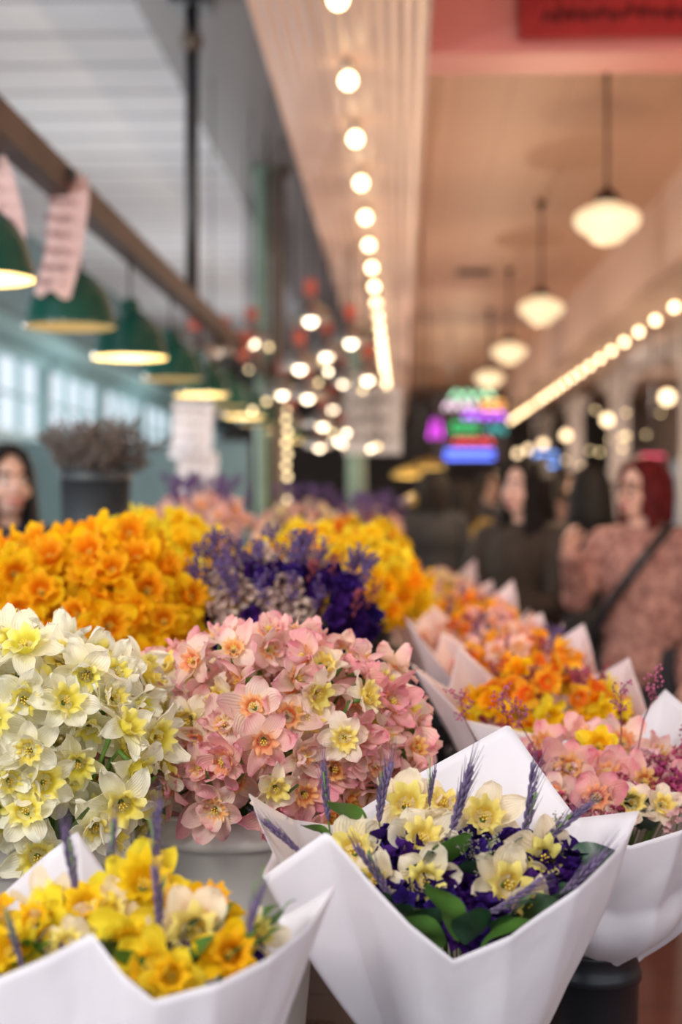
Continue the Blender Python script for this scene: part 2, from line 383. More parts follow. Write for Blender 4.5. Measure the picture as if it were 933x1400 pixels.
for k in range(9):
    o = MB().ell((0, 0, 0), .020, 8, 10).build('string_light', M['bulblow'], None, label='small warm light strung down beside the brown column', cat='string light', group='lights down the column')
    o.location = (-.86+.012*(k % 2), 10.65, 1.40+k*.085)
c3 = thing('support_column', 'grey green column farther down beyond the white sign', 'column', (-.42, 13.5, 0))
MB().lathe([(.16, 0), (.16, .08), (.09, .12), (.09, 3.0), (.14, 3.05), (.14, 3.08)], 20).build('shaft', M['colgreen'], c3)

gl = thing('shade_lamp', '', 'hanging lamp', (0, 0, 0), 'green enamel lamps along the rail')
MB().lathe([(.142, 0), (.143, .006), (.136, .03), (.129, .06), (.118, .095), (.099, .128), (.074, .153), (.052, .168), (.040, .178), (.037, .21), (.022, .225), (.001, .227)], 30).build('shade', M['green'], gl)
MB().lathe([(.140, .001), (.133, .03), (.126, .059), (.115, .092), (.096, .124), (.071, .148), (.04, .163), (.001, .166)], 30).build('shade_lining', M['inner'], gl)
MB().ell((0, 0, .06), (.028, .028, .036), 10, 14).build('bulb', M['bulblow'], gl)
MB().tube([(0, 0, .22), (0, 0, .385)], .006, 8).build('cord', M['polegrey'], gl)
glab = ['green enamel lamp cut off at the left edge behind the pink papers', 'green enamel lamp hanging beside the pink handwritten paper', 'green enamel lamp second to the right of the pink paper',
        'third green enamel lamp past the pink paper', 'green enamel lamp just before the dark support pole', 'green enamel lamp just past the dark support pole',
        'green enamel lamp seventh along the rail', 'green enamel lamp eighth along the rail', 'green enamel lamp ninth along the rail', 'green enamel lamp tenth along the rail', 'farthest green enamel lamp on the rail']
for i in range(11):
    loc = (-1.03, 3.42+i*.98, 2.03)
    if i == 0: gl.location = loc; gl['label'] = glab[0]
    else: dup(gl, loc, glab[i])
    if i % 2 == 0: add_point((-1.03, 3.42+i*.98, 2.0), 6, (1, .8, .55))

# paper signs on rail
def sheet(name, label, loc, w, h, m, rows, seed, rz=0, tilt=0, curl=.02, inkm='ink', cat='paper sign', th=.0017):
    t = thing(name, label, cat, loc, rz=rz); t.rotation_euler = (0, tilt, rz)
    vs = []; fs = []; n = 10
    def off(i): return curl*math.sin(i/n*PI*1.3)
    for i in range(n+1):
        for j in range(n+1):
            x = -w/2+w*j/n+.02*w*math.sin(i*1.1); z = h/2-h*i/n-.03*h*math.sin(j*.9)*(i/n)
            vs.append((x, off(i)+.5*curl*math.cos(j/n*5)*(i/n), z))
    for i in range(n):
        for j in range(n):
            a = i*(n+1)+j; fs.append((a, a+n+1, a+n+2, a+1))
    b = MB(); b.add(vs, fs); b.build('sheet', m, t)
    scribble(w, h, rows, t, M[inkm], -curl*.7-.004, th*w/.14, seed, 9)
    return t
s = sheet('paper_sign', 'pink handwritten paper hanging from the brown rail above green lamp', P(85, 322, 4.25), .135, .36, M['pinkpaper'], 7, 11, rz=-.35, tilt=.14, inkm='rink')
MB().box((-.03, -.012, .16), (.03, .012, .20)).build('clip', M['wire'], s, False)
s = sheet('paper_sign', 'pink paper cut off by the left edge of the photo', P(2, 285, 3.72), .10, .26, M['pinkpaper'], 5, 12, rz=-.3, tilt=-.3, inkm='rink')
MB().box((-.03, -.012, .11), (.03, .012, .15)).build('clip', M['wire'], s, False)
for k, (px, py) in enumerate([(262, 588), (268, 655)]):
    s = sheet('paper_sign', ['upper white paper sheet hanging under the dark pole', 'lower white paper sheet hanging under the dark pole'][k], P(px, py, 6.9), .21, .27, M['whitepaper'], 4, 20+k, rz=-.2, tilt=.04)
    if k == 0: MB().tube([(-.06, 0, .13), (-.06, 0, .60)], .003, 6).tube([(.06, 0, .13), (.06, 0, .60)], .003, 6).build('string', M['wire'], s)
    else: MB().tube([(-.06, 0, .13), (-.06, 0, .2)], .003, 6).build('string', M['wire'], s)
wsg = thing('hanging_sign', 'white board sign with dark lettering hung under the bulb row', 'sign', P(510, 575, 11))
MB().box((-.22, -.015, -.26), (.22, .015, .26)).build('board', M['signwhite'], wsg, False)
scribble(.42, .48, 3, wsg, M['ink'], -.02, .010, 5, 5)
MB().tube([(-.16, 0, .26), (-.16, 0, .985)], .006, 6).tube([(.16, 0, .26), (.16, 0, .985)], .006, 6).build('hanging_rod', M['wire'], wsg)
redc = mat('red cloth', (.62, .16, .10), .7, transl=.3)
for k, (Y, w_, h_) in enumerate([(8.1, .06, .12), (8.9, .12, .20), (9.9, .06, .14), (11.4, .09, .2)]):
    a = MB(); a.add([(-w_, 0, h_*.4), (w_, .02, h_*.4), (w_*.4, .03, -h_*.6), (0, 0, -h_*.3)], [(0, 1, 2, 3)])
    o = a.build('red_cloth', redc, None, False, label=['small red cloth tied on the rail just past the dark pole', 'largest red cloth tied on the rail before the column pair', 'small red cloth tied on the rail at the column pair', 'red cloth tied on the rail beyond the column pair'][k], cat='pennant')
    o.location = (-1.03, Y, 2.52-h_*.3)

# steel clamp lamps in the middle distance
def ctop(p): return 3.98 if -1.33 < p.x < -.49 else (4.35 if p.x <= -1.33 else (3.65 if p.x > .1 else 3.08))
cl = thing('clamp_lamp', '', 'work lamp', (0, 0, 0), 'bright steel work lamps over the far flowers')
MB().lathe([(.125, 0), (.127, .004), (.115, .04), (.085, .08), (.045, .10), (.03, .115), (.028, .16), (.001, .165)], 26).build('reflector', M['steel'], cl)
MB().ell((0, 0, .016), (.034, .034, .042), 10, 14).build('bulb', M['bulbw'], cl)
MB().box((-.035, -.03, .15), (.035, .03, .24)).build('clamp', mat('orange red clamp', (.5, .09, .05), .5), cl, False)
spots = [(447, 488, 9.5), (410, 505, 8.6), (421, 545, 9.3), (441, 583, 10.4), (471, 607, 11.2), (503, 520, 9.6), (470, 525, 12), (437, 612, 12.4), (386, 540, 9.8), (398, 583, 12.6), (425, 440, 8.2), (480, 470, 9.0), (455, 560, 13), (495, 590, 13.2), (345, 470, 9.6), (268, 490, 7.6), (290, 483, 8.4)]
wl = ['second highest left', 'third highest', 'fourth', 'fifth', 'sixth', 'rightmost', 'seventh', 'lowest', 'eighth', 'ninth', 'topmost', 'second highest right', 'small far centre', 'small far right', 'leftmost', '', '']
cls_ = []
for k, (px, py, Y) in enumerate(spots):
    p = P(px, py, Y)
    lab = '%s bright steel work lamp of the cluster beside the column pair' % wl[k] if k < 15 else '%s bright lamp hanging just right of the dark pole' % ('first' if k == 15 else 'second')
    if k == 0: cl.location = p; cl['label'] = lab; cls_.append(cl)
    else: cls_.append(dup(cl, p, lab))
for o in cls_: MB().tube([(0, 0, .2), (0, 0, ctop(o.location)-o.location.z)], .005, 6).build('cord', M['polegrey'], o)
rd = random.Random(5)
for k in range(34):
    px = rd.uniform(335, 520); py = 455+(px-335)*.35+rd.uniform(0, 105); p = P(px, py, rd.uniform(9, 14))
    t = thing('hanging_bulb', 'small warm bulb on a cord among the steel work lamps', 'light bulb', p, 'small bulbs among the work lamps')
    MB().ell((0, 0, 0), .016, 8, 10).build('glass', M['bulblow'] if k % 4 else M['bulbw'], t)
    MB().tube([(0, 0, .013), (0, 0, ctop(p)-p.z)], .004, 5).build('cord', M['polegrey'], t)

# warm brass lamps under far end
bl = thing('dish_lamp', '', 'hanging lamp', (0, 0, 0), 'yellow glowing dish lamps')
MB().lathe([(.17, 0), (.16, .03), (.10, .07), (.03, .09), (.001, .1)], 24).build('shade', mat('brass', (.5, .35, .08), .4, .5), bl)
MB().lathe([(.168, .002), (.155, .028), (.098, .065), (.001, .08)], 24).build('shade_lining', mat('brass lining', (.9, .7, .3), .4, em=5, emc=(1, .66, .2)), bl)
dls = []
for k, (px, py, Y, lb) in enumerate([(562, 652, 12.5, 'yellow glowing dish lamp low over the end of the stall, uppermost left'), (585, 640, 14, 'yellow glowing dish lamp uppermost right'), (575, 690, 11.5, 'lowest yellow glowing dish lamp by the dark shoppers')]):
    p = P(px, py, Y)
    if k == 0: bl.location = p; bl['label'] = lb; dls.append(bl)
    else: dls.append(dup(bl, p, lb))
for o in dls: MB().tube([(0, 0, .09), (0, 0, ctop(o.location)-o.location.z)], .006, 6).build('cord', M['polegrey'], o)

# neon sign
def em(name, c, s): return mat(name, c, .4, em=s, emc=c)
ne = thing('neon_sign', 'large multicoloured neon sign in green, purple and red over the aisle', 'neon sign', P(645, 590, 18))
MB().box((-.50, .02, -.38), (.46, .08, .52)).build('backing', M['wallF'], ne, False)
def zig(x0, x1, z, h, n, r): return MB().tube([(x0+(x1-x0)*i/(2*n), 0, z+(h if i % 2 else -h)) for i in range(2*n+1)], r, 6)
def rect(w, h, x=0, z=0, r=.02): return MB().tube([(x-w, 0, z-h), (x+w, 0, z-h), (x+w, 0, z+h), (x-w, 0, z+h), (x-w, 0, z-h)], r, 8)
zig(-.26, .28, .46, .045, 4, .018).build('mint_tube', em('neon mint', (.45, 1, .6), 2.2), ne)
zig(-.34, .06, .33, .045, 4, .016).build('white_tube', em('neon white', (1, .75, .9), 2.6), ne)
rect(.13, .04, .27, .33, .016).build('amber_tube', em('neon amber', (1, .45, .12), 2.5), ne)
zig(-.10, .42, .20, .035, 4, .018).build('purple_tube', em('neon purple', (.5, .10, 1), 3.2), ne)
rect(.16, .05, -.08, .05, .018).build('green_tube', em('neon green', (.04, .5, .15), 1.7), ne)
zig(.20, .42, .03, .05, 2, .018).build('teal_tube', em('neon teal', (.05, .5, .5), 1.6), ne)
zig(-.22, .26, -.13, .04, 5, .014).build('red_tube', em('neon red', (1, .08, .10), 2.4), ne)
rect(.30, .04, -.02, -.29, .018).build('blue_tube', em('neon blue', (.12, .2, 1), 3.2), ne)
zig(-.52, -.38, .04, .12, 2, .022).build('violet_tube', em('neon magenta', (.75, .08, .85), 2.4), ne)
MB().tube([(-.25, .05, .5), (-.25, .05, 1.33)], .01, 6).tube([(.25, .05, .5), (.25, .05, 1.33)], .01, 6).build('hanging_rod', M['wire'], ne)
ns = thing('neon_sign', 'small blue neon sign on the right side of the aisle', 'neon sign', P(746, 628, 19))
MB().box((-.20, .0, -.14), (.20, .05, .14)).build('backing', M['wallF'], ns, False)
rect(.14, .08, 0, 0, .018).build('tube', em('neon sky', (.2, .4, 1), 2.5), ns)
MB().tube([(-.15, .03, .14), (-.15, .03, 1.1)], .01, 6).build('hanging_rod', M['wire'], ns)
ns = thing('neon_sign', 'small pinkish red neon sign behind the red haired woman', 'neon sign', P(893, 628, 13))
MB().box((-.16, .0, -.08), (.16, .05, .08)).build('backing', M['wallF'], ns, False)
rect(.10, .035, 0, 0, .008).build('tube', em('neon rose', (1, .1, .2), 1.8), ns)
MB().tube([(0, .03, .08), (0, .03, 1.23)], .01, 6).build('hanging_rod', M['wire'], ns)

# globe lamps along right side
gb = thing('globe_lamp', '', 'globe lamp', (0, 0, 0), 'round globe lamps along the right stalls')
MB().ell((0, 0, 0), .065, 14, 20).build('glass_globe', mat('globe', (1, .9, .7), .3, em=4, emc=(1, .72, .42)), gb)
MB().tube([(0, 0, .06), (0, 0, .66)], .01, 8).build('rod', M['bronze'], gb)
gls = ['globe lamp nearest on the right, above the red haired woman', 'second globe lamp along the right stalls', 'third globe lamp along the right stalls', 'fourth globe lamp along the right stalls', 'fifth globe lamp, near the blue neon', 'farthest globe lamp on the right']
for i, Y in enumerate([13.2, 17.0, 21.2, 24.6, 27.4, 30]):
    loc = (2.45, Y, 2.42)
    if i == 0: gb.location = loc; gb['label'] = gls[0]
    else: dup(gb, loc, gls[i])
rd = random.Random(12)
for k in range(16):
    p = P(rd.uniform(700, 925), rd.uniform(560, 645), rd.uniform(15, 26)); p.x = max(p.x, 2.6); p.z = min(p.z, 3.2)
    t = thing('hanging_bulb', 'small warm bulb on a cord over the stalls across the aisle', 'light bulb', p, 'small bulbs over the stalls across the aisle')
    MB().ell((0, 0, 0), .022, 8, 10).build('glass', M['bulblow'], t)
    MB().tube([(0, 0, .018), (0, 0, 3.4-p.z)], .004, 5).build('cord', M['polegrey'], t)

# right side columns with arch brackets and stalls
colR = thing('market_column', '', 'column', (0, 0, 0), 'white columns along the right stalls')
MB().box((-.11, -.11, .0), (.11, .11, 3.08)).build('shaft', M['whitepaint'], colR, False)
MB().box((-.16, -.16, 0), (.16, .16, .18)).build('plinth', M['colbrown'], colR, False)
for sgn in (-1, 1):
    q = MB(); n = 10; vs = []; 
    for i in range(n+1):
        a = PI/2*i/n; y = sgn*(.11+1.4*(1-math.cos(a))); z = 2.38+.6*math.sin(a)
        vs += [(-.07, y, z), (.07, y, z), (-.07, y, 3.08), (.07, y, 3.08)]
    fs = []
    for i in range(n):
        a = 4*i; fs += [(a, a+4, a+5, a+1), (a, a+2, a+6, a+4), (a+1, a+5, a+7, a+3)]
    q.add(vs, fs); q.build('arch_bracket', M['whitepaint'], colR, False)
cls = ['white square column with arched brackets nearest on the right', 'second white square column on the right', 'third white square column on the right', 'fourth white square column on the right', 'farthest white square column on the right']
for i, Y in enumerate([9.0, 13.6, 18.2, 22.8, 27.4]):
    loc = (2.78, Y, 0)
    if i == 0: colR.location = loc; colR['label'] = cls[0]
    else: dup(colR, loc, cls[i])
sw = ['nearest', 'second', 'third', 'fourth', 'farthest']
for i, Y in enumerate([6.0, 9.6, 14.2, 18.8, 23.4]):
    st = thing('market_stall', '%s market stall counter across the aisle on the right' % sw[i], 'stall', (3.3, Y, 0), 'stalls across the aisle')
    MB().box((-.45, 0, .82), (.45, 2.6, .88)).build('counter_top', M['darkwood'], st, False)
    MB().box((-.42, .05, 0), (-.38, 2.55, .82)).build('front_panel', mat('stall panel', [(.35, .2, .16), (.2, .22, .3), (.3, .25, .2), (.3, .12, .1), (.2, .2, .2)][i], .6), st, False)
    MB().box((.40, .05, 0), (.45, 2.55, 2.0)).build('back_board', mat('stall back', [(.5, .38, .34), (.40, .52, .7), (.55, .42, .35), (.42, .54, .68), (.4, .4, .4)][i], .6), st, False)
    for k in range(5):
        cr = thing('produce_crate', 'wooden crate %s on the %s stall counter across the aisle' % (['nearest', 'second', 'third', 'fourth', 'last'][k], sw[i]), 'crate', (3.2, Y+.35+k*.48, .88), 'crates across the aisle')
        q = MB().box((-.22, -.18, 0), (.22, .18, .02)).box((-.22, -.18, 0), (-.2, .18, .14)).box((.2, -.18, 0), (.22, .18, .14)).box((-.22, -.18, 0), (.22, -.16, .14)).box((-.22, .16, 0), (.22, .18, .14))
        q.build('box', M['rail'], cr, False)
        g = MB(); rd = random.Random(i*9+k)
        for _ in range(22): g.ell((rd.uniform(-.16, .16), rd.uniform(-.12, .12), rd.uniform(.06, .15)), .04, 6, 8)
        g.build('produce', mat('produce', random.choice([(.6, .1, .05), (.7, .35, .05), (.5, .5, .1), (.6, .2, .3)]), .5), cr)['kind'] = 'stuff'

# ---------------------------------------------------------------- tables
tb = thing('display_table', 'dark wooden table carrying the buckets of loose daffodils', 'table', (0, 0, 0))
MB().box((-.98, 1.36, .82), (-.035, 5.6, .86)).build('tabletop', M['darkwood'], tb, False)
MB().box((-.96, 1.38, .70), (-.055, 1.41, .82)).box((-.075, 1.41, .70), (-.05, 5.58, .82)).build('apron', M['rail'], tb, False)
for x in (-.93, -.1):
    for y in (1.45, 5.5): MB().box((x-.03, y-.03, 0), (x+.03, y+.03, .82)).build('leg', M['rail'], tb, False)
bn = thing('low_bench', 'lower dark bench carrying the paper wrapped bouquets', 'bench', (0, 0, 0))
MB().box((-.5, .75, .56), (-.03, 1.33, .60)).box((-.03, .75, .56), (.34, 5.6, .60)).build('bench_top', M['darkwood'], bn, False)
for x, y in ((-.45, .8), (.3, .8), (.3, 3.2), (.3, 5.5), (.03, 3.2), (.03, 5.5)): MB().box((x-.025, y-.025, 0), (x+.025, y+.025, .56)).build('leg', M['rail'], bn, False)
rsr = thing('riser_shelf', 'dark raised back shelf behind the yellow daffodils', 'shelf', (0, 0, 0))
MB().box((-.97, 3.0, 1.20), (-.62, 5.5, 1.23)).build('shelf_board', M['darkwood'], rsr, False)
for y in (3.05, 4.25, 5.45): MB().box((-.95, y-.02, .86), (-.64, y+.02, 1.20)).build('support', M['rail'], rsr, False)

# ---------------------------------------------------------------- buckets
def bucket(label, x, y, z0, h, r, m, name='flower_bucket', handle=True, group=None):
    t = thing(name, label, 'bucket', (x, y, z0), group)
    rb = r*.78
    MB().lathe([(.001, 0), (rb*.97, 0), (rb, .008), (r*.97, h-.035), (r*1.03, h-.035), (r*1.03, h-.025), (r*.99, h-.02), (r, h-.004), (r*1.05, h-.002), (r*1.05, h+.003), (r*.985, h+.003), (r*.95, h*.6), (rb*.95, .012), (.001, .012)], 40).build('body', m, t)
    MB().lathe([(.001, h*.6), (r*.93, h*.6)], 30).build('water', M['water'], t)
    if handle and m is M['wbucket']:
        pts = [(r*1.07*math.cos(a), 0, h-.03-r*1.1*math.sin(a)) for a in [PI*i/14 for i in range(15)]]
        pts = [(p[0], -math.sqrt(max(0, (r*1.07)**2-p[0]**2))-.004, p[2]) for p in pts]
        MB().tube(pts, .002, 6).build('handle', M['wire'], t)
    return t

# ---------------------------------------------------------------- flowers
def petals_mesh(name, m, seed, L=.036, W=.0145, bend=.0, cup=.25, ruff=.0042, n=6, extra=0, wild=.25, tip=.60):
    rd = random.Random(seed); b = MB()
    def petal(a, L, W, bend, z0, cup, tw):
        NV, NU = 10, 6; vs = []; uv = []; fs = []
        sd = rd.random()*50; c, s_ = math.cos(a), math.sin(a); side = rd.uniform(-.2, .2)
        for i in range(NV+1):
            v = i/NV; w = W*min(1, (v+.08)**.6*((1-v)**tip)*1.75)
            if i == NV: w = .0004
            for j in range(NU+1):
                u = j/NU*2-1
                nn = noise.noise(Vector((v*2.2+sd, u*.9, sd)))
                n2 = noise.noise(Vector((v*6+sd, u*3.5, sd+9)))
                x = .003+L*v*(1-.15*abs(bend)-.12*v*max(0, nn)); y = u*w*(1+.12*n2)+side*L*v*v*.6
                z = z0+bend*L*v*v+cup*w*u*u+ruff*(nn*2.6+n2*1.5*abs(u))*v+tw*y*v*2
                z -= .0016*(1-abs(u))*v
                vs.append((x*c-y*s_, x*s_+y*c, z)); uv.append((j/NU, v))
        for i in range(NV):
            for j in range(NU):
                k = i*(NU+1)+j; fs.append((k, k+NU+1, k+NU+2, k+1))
        b.add(vs, fs, uv)
    off = rd.random()*PI
    for k in range(n):
        petal(off+k*2*PI/n+rd.uniform(-.17, .17), L*rd.uniform(.84, 1.1), W*rd.uniform(.85, 1.15), bend+rd.uniform(-wild, wild*1.3), .0012*(k % 2), cup*rd.uniform(.2, 2.6), rd.uniform(-.6, .6))
    for k in range(extra):
        petal(rd.random()*2*PI, L*rd.uniform(.35, .65), W*rd.uniform(.6, .85), rd.uniform(.5, 1.3), .003, .6, rd.uniform(-.6, .6))
    return b.mesh(name, m)
def corona_mesh(name, m, seed, r=.0125, h=.016, flare=1.25):
    rd = random.Random(seed); p = rd.random()*6; k = rd.choice([7, 9, 10, 11])
    def fr(t, a, rr, z):
        q = t**2.2; return rr*(1+.15*q*math.sin(k*a+p)+.08*q*math.sin(2*k*a+1)+.06*q*math.sin(3*a+p)), z+.0034*q*math.sin(k*a+p+1.3)+.0018*q*math.sin(2*a+p)
    prof = [(r*.45, 0), (r*.72, h*.12), (r*.82, h*.35), (r*.86, h*.6), (r*.96, h*.82), (r*flare*.95, h*.97), (r*flare*1.08, h*1.0)]
    return MB().lathe(prof, 44, frill=fr).mesh(name, m)
def stamen_mesh(seed):
    b = MB()
    for k in range(6):
        a = k*PI/3; b.tube([(0, 0, 0), (.0028*math.cos(a), .0028*math.sin(a), .008), (.0035*math.cos(a), .0035*math.sin(a), .011)], [.0004, .0005, .0011], 5)
    b.tube([(0, 0, 0), (0, 0, .013)], .0007, 5)
    return b.mesh('stamens', M['stamen'])
ST = [stamen_mesh(1)]
KIND = {}
def kind(key, pm, cm, nv=9, **k):
    cup = k.pop('corona', {}); KIND[key] = ([petals_mesh('petals', M[pm], 10*len(KIND)+i, **k) for i in range(nv)], [corona_mesh('corona', M[cm], i+3, **cup) for i in range(4)])
kind('white', 'white_pet', 'white_cup', bend=.15, L=.038, W=.0145, corona=dict(r=.013, h=.015, flare=1.35), wild=.42, tip=.62)
kind('whitedouble', 'white_pet', 'white_cup', bend=.15, L=.037, W=.0145, extra=7, corona=dict(r=.010, h=.012, flare=1.4), wild=.42, tip=.62)
kind('pink', 'pink_pet', 'pink_cup', bend=.28, L=.036, W=.0155, corona=dict(r=.010, h=.012, flare=1.35), wild=.48, tip=.60)
kind('pinkdouble', 'pink_pet', 'pink_cup', bend=.25, L=.035, W=.0155, extra=7, corona=dict(r=.009, h=.009, flare=1.4), wild=.48, tip=.60)
kind('peach', 'peach_pet', 'crm_cup', bend=.18, L=.036, W=.0145, corona=dict(r=.012, h=.014, flare=1.3), wild=.4)
kind('gold', 'yel_pet', 'yel_cup', bend=.15, L=.037, W=.0155, corona=dict(r=.0135, h=.026, flare=1.42), wild=.4)
kind('lemon', 'lem_pet', 'lem_cup', bend=.15, L=.036, W=.0145, corona=dict(r=.013, h=.023, flare=1.35), wild=.35)
kind('lemondouble', 'lem_pet', 'lem_cup', bend=.2, L=.033, W=.0145, extra=12, corona=dict(r=.010, h=.014, flare=1.35), wild=.35)
kind('orange', 'org_pet', 'org_cup', bend=.25, L=.034, W=.0155, corona=dict(r=.012, h=.014, flare=1.3), wild=.35)
kind('cream', 'crm_pet', 'crm_cup', bend=.18, L=.035, W=.0150, corona=dict(r=.0115, h=.015, flare=1.35), wild=.38)
def orient(axis, spin=0): return axis.to_track_quat('Z', 'Y') @ Quaternion((0, 0, 1), spin)
def root_at(name, label, cat, group, loc, axis, spin, s):
    t = link(name, None, None, label, cat, group); t.empty_display_size = .02
    t.location = loc; t.rotation_mode = 'QUATERNION'; q = orient(axis, spin); t.rotation_quaternion = q; t.scale = (s, s, s)
    return t, (Matrix.Translation(loc) @ q.to_matrix().to_4x4() @ Matrix.Scale(s, 4)).inverted()
RD = random.Random(99)
def stem_pts(loc, axis, b, rz, r):
    loc = Vector(loc); d = Vector((loc.x-b[0], loc.y-b[1], 0)); L = d.length
    dd = d/L if L > 1e-5 else Vector((0, 0, 0)); q = min(L, r*.8)
    p0 = loc - axis*.002; p1 = loc-axis*.020+Vector((0, 0, .002)); p2 = loc-axis*.030-Vector((0, 0, .012))
    p3 = Vector((b[0], b[1], rz))+dd*q*.9+Vector((0, 0, .02)); p4 = Vector((b[0], b[1], rz-.16))+dd*q*.3
    if p3.z > p2.z-.005: p3.z = p2.z
    return [p0, p1, p2, (p2+p3)/2+Vector((0, 0, .004)), p3, p4]
FAR = []   # far daffodils gathered in one mass
def daffodil(key, label, group, loc, axis, b, rz, r, s=1.0, name='daffodil', far=False):
    pm, cm = KIND[key]; axis = axis.normalized(); loc = Vector(loc); s *= RD.uniform(.86, 1.1)
    if far:
        X = Matrix.Translation(loc) @ orient(axis, RD.random()*6).to_matrix().to_4x4() @ Matrix.Scale(s, 4)
        FAR.append((RD.choice(pm), X)); FAR.append((RD.choice(cm), X)); return
    t, inv = root_at(name, label, 'flower', group, loc, axis, RD.random()*6, s)
    link('petals', RD.choice(pm), t); link('corona', RD.choice(cm), t); link('stamens', ST[0], t)
    pts = [inv @ p for p in stem_pts(loc, axis, b, rz, r)]
    MB().tube(pts, [.0042, .003, .0022, .0024, .0026, .0026], 6).build('stem', M['stem'], t)
    return t
def dome(keys, label, group, c, rad, n, b, rz, r, minz=-.55, s=1.0, tow=.3, jit=.7, inner=0, ylim=.45, far=False, lump=.14, names=None):
    c = Vector(c)
    pts = []
    for i in range(n):
        z = 1-(1-minz)*(i+.5)/n; a = i*2.399963; q = math.sqrt(max(0, 1-z*z)); pts.append((Vector((q*math.cos(a), q*math.sin(a), z)), 1))
    for i in range(inner):
        z = 1-(1-minz*.8)*(i+.5)/inner; a = i*2.4+1; q = math.sqrt(max(0, 1-z*z)); pts.append((Vector((q*math.cos(a), q*math.sin(a), z)), .80))
    for nrm, k in pts:
        inn = k < .9
        k *= RD.uniform(.88, 1.07)+lump*noise.noise(nrm*2.6+c*9)
        j = Vector([RD.uniform(-.09, .09) for _ in range(3)])
        p = c+Vector(((nrm.x+j.x)*rad[0], (nrm.y+j.y)*rad[1], (nrm.z+j.z)*rad[2]))*k
        ax = Vector((nrm.x, nrm.y, nrm.z*.6-.02))+Vector((0, -tow, 0))+Vector([RD.uniform(-jit, jit) for _ in range(3)])
        key = RD.choice(keys) if not isinstance(keys, str) else keys
        f = far or nrm.y > ylim or inn
        lb = (names or {}).get(key)
        daffodil(key, label if not lb else '%s %s' % (lb, label), group if not lb else lb+' '+group, p, ax, b, rz, r, s, far=f)
# leaf blades
def leaf_mesh(seed, L=.06, W=.018, m='leaf'):
    rd = random.Random(seed); vs = []; fs = []; uv = []; NV, NU = 9, 4; bend = rd.uniform(.3, .7)
    for i in range(NV+1):
        v = i/NV; w = max(.0005, W*math.sin(PI*min(1, v*.93+.05))**.8)
        for j in range(NU+1):
            u = j/NU*2-1; vs.append((u*w, -bend*L*v*v*.6+.25*w*u*u+.002*math.sin(v*9+u*2), L*v)); uv.append((j/NU, v))
    for i in range(NV):
        for j in range(NU):
            k = i*(NU+1)+j; fs.append((k, k+1, k+NU+2, k+NU+1))
    b = MB(); b.add(vs, fs, uv); return b
LEAF = [leaf_mesh(i, .06, .016).mesh('leaf', M['leaf']) for i in range(3)]+[leaf_mesh(5, .055, .02).mesh('leaf', M['leafdark'])]
def leaf(label, group, loc, axis, spin=0, s=1.0, k=None):
    o = link('green_leaf', LEAF[k if k is not None else RD.randrange(4)], None, label, 'leaf', group)
    o.location = loc; o.rotation_mode = 'QUATERNION'; o.rotation_quaternion = orient(axis, spin); o.scale = (s, s, s); return o
BLADE = [leaf_mesh(20+i, .20, .007).mesh('blade', M['stem']) for i in range(2)]
# lavender / wheat spikes
def spike_mesh(seed, L=.055):
    rd = random.Random(seed); b = MB(); n = 14
    cv = rd.uniform(-.25, .25)
    for i in range(n):
        z = L*i/n; rr = .0024*math.sin(PI*(i+1.5)/(n+2))**.6; ox = cv*z*z/L
        for k in range(3):
            a = k*PI/1.5+i*.9; d = Vector((math.cos(a), math.sin(a), .0)); R = (Vector((d.x*.35, d.y*.35, 1))).to_track_quat('Z', 'Y').to_matrix()
            b.ell(Vector((d.x*rr+ox, d.y*rr, z)), (.0012, .0012, .0042), 4, 5, R)
            if rd.random() < .85: b.tube([(d.x*rr+ox, d.y*rr, z+.003), (d.x*rr*3+ox, d.y*rr*3, z+.024)], [.00035, .0001], 3, False)
    return b.mesh('flower_head', M['spike'])
SPK = [spike_mesh(i, l) for i, l in enumerate((.05, .058, .045, .052))]
def spike(label, group, loc, axis, b, rz, s=1.0):
    axis = axis.normalized(); t, inv = root_at('lavender_spike', label, 'dried flower', group, Vector(loc), axis, RD.random()*6, s)
    link('flower_head', RD.choice(SPK), t)
    l = Vector(loc); e = Vector((b[0], b[1], rz))
    MB().tube([inv @ (l+axis*.045), inv @ l, inv @ (l-axis*.03*s), inv @ ((l+e)/2), inv @ e], .001, 5).build('stem', M['stem'], t)
    return t
# statice cluster
def statice_mesh(seed, m, R=.022, n=34, name='florets', fr=1.0):
    rd = random.Random(seed); b = MB()
    for i in range(n):
        z = 1-1.5*(i+.5)/n; a = i*2.4; q = math.sqrt(max(0, 1-z*z)); d = Vector((q*math.cos(a), q*math.sin(a), z))*rd.uniform(.6, 1.3)
        c = d*R; Rm = (d+Vector([rd.uniform(-.5, .5) for _ in range(3)])).to_track_quat('Z', 'Y').to_matrix()
        k = 10; vs = [c-Rm @ Vector((0, 0, .004))]; uv = [(0, 0)]
        for rr, zz, v in ((.0025*fr, .001, .5), (.0055*fr, .003*fr, 1)):
            for j in range(k):
                aa = 2*PI*j/k; f = 1+(.25 if j % 2 else -.15)*(v == 1)
                vs.append(c+Rm @ Vector((rr*f*math.cos(aa), rr*f*math.sin(aa), zz*rd.uniform(.6, 1.6)))); uv.append((j/k, v))
        fs = [(0, 1+j, 1+(j+1) % k) for j in range(k)]+[(1+j, 1+k+j, 1+k+(j+1) % k, 1+(j+1) % k) for j in range(k)]
        b.add(vs, fs, uv)
    return b.mesh(name, m)
SP = {'violet': (.017, 30, 2.0), 'beige_fl': (.024, 30, 1.35), 'magenta_fl': (.022, 34, 1), 'pale_fl': (.022, 34, 1)}
STAT = {c: [statice_mesh(i, M[c], R=a, n=n_, fr=f) for i in range(3)] for c, (a, n_, f) in SP.items()}
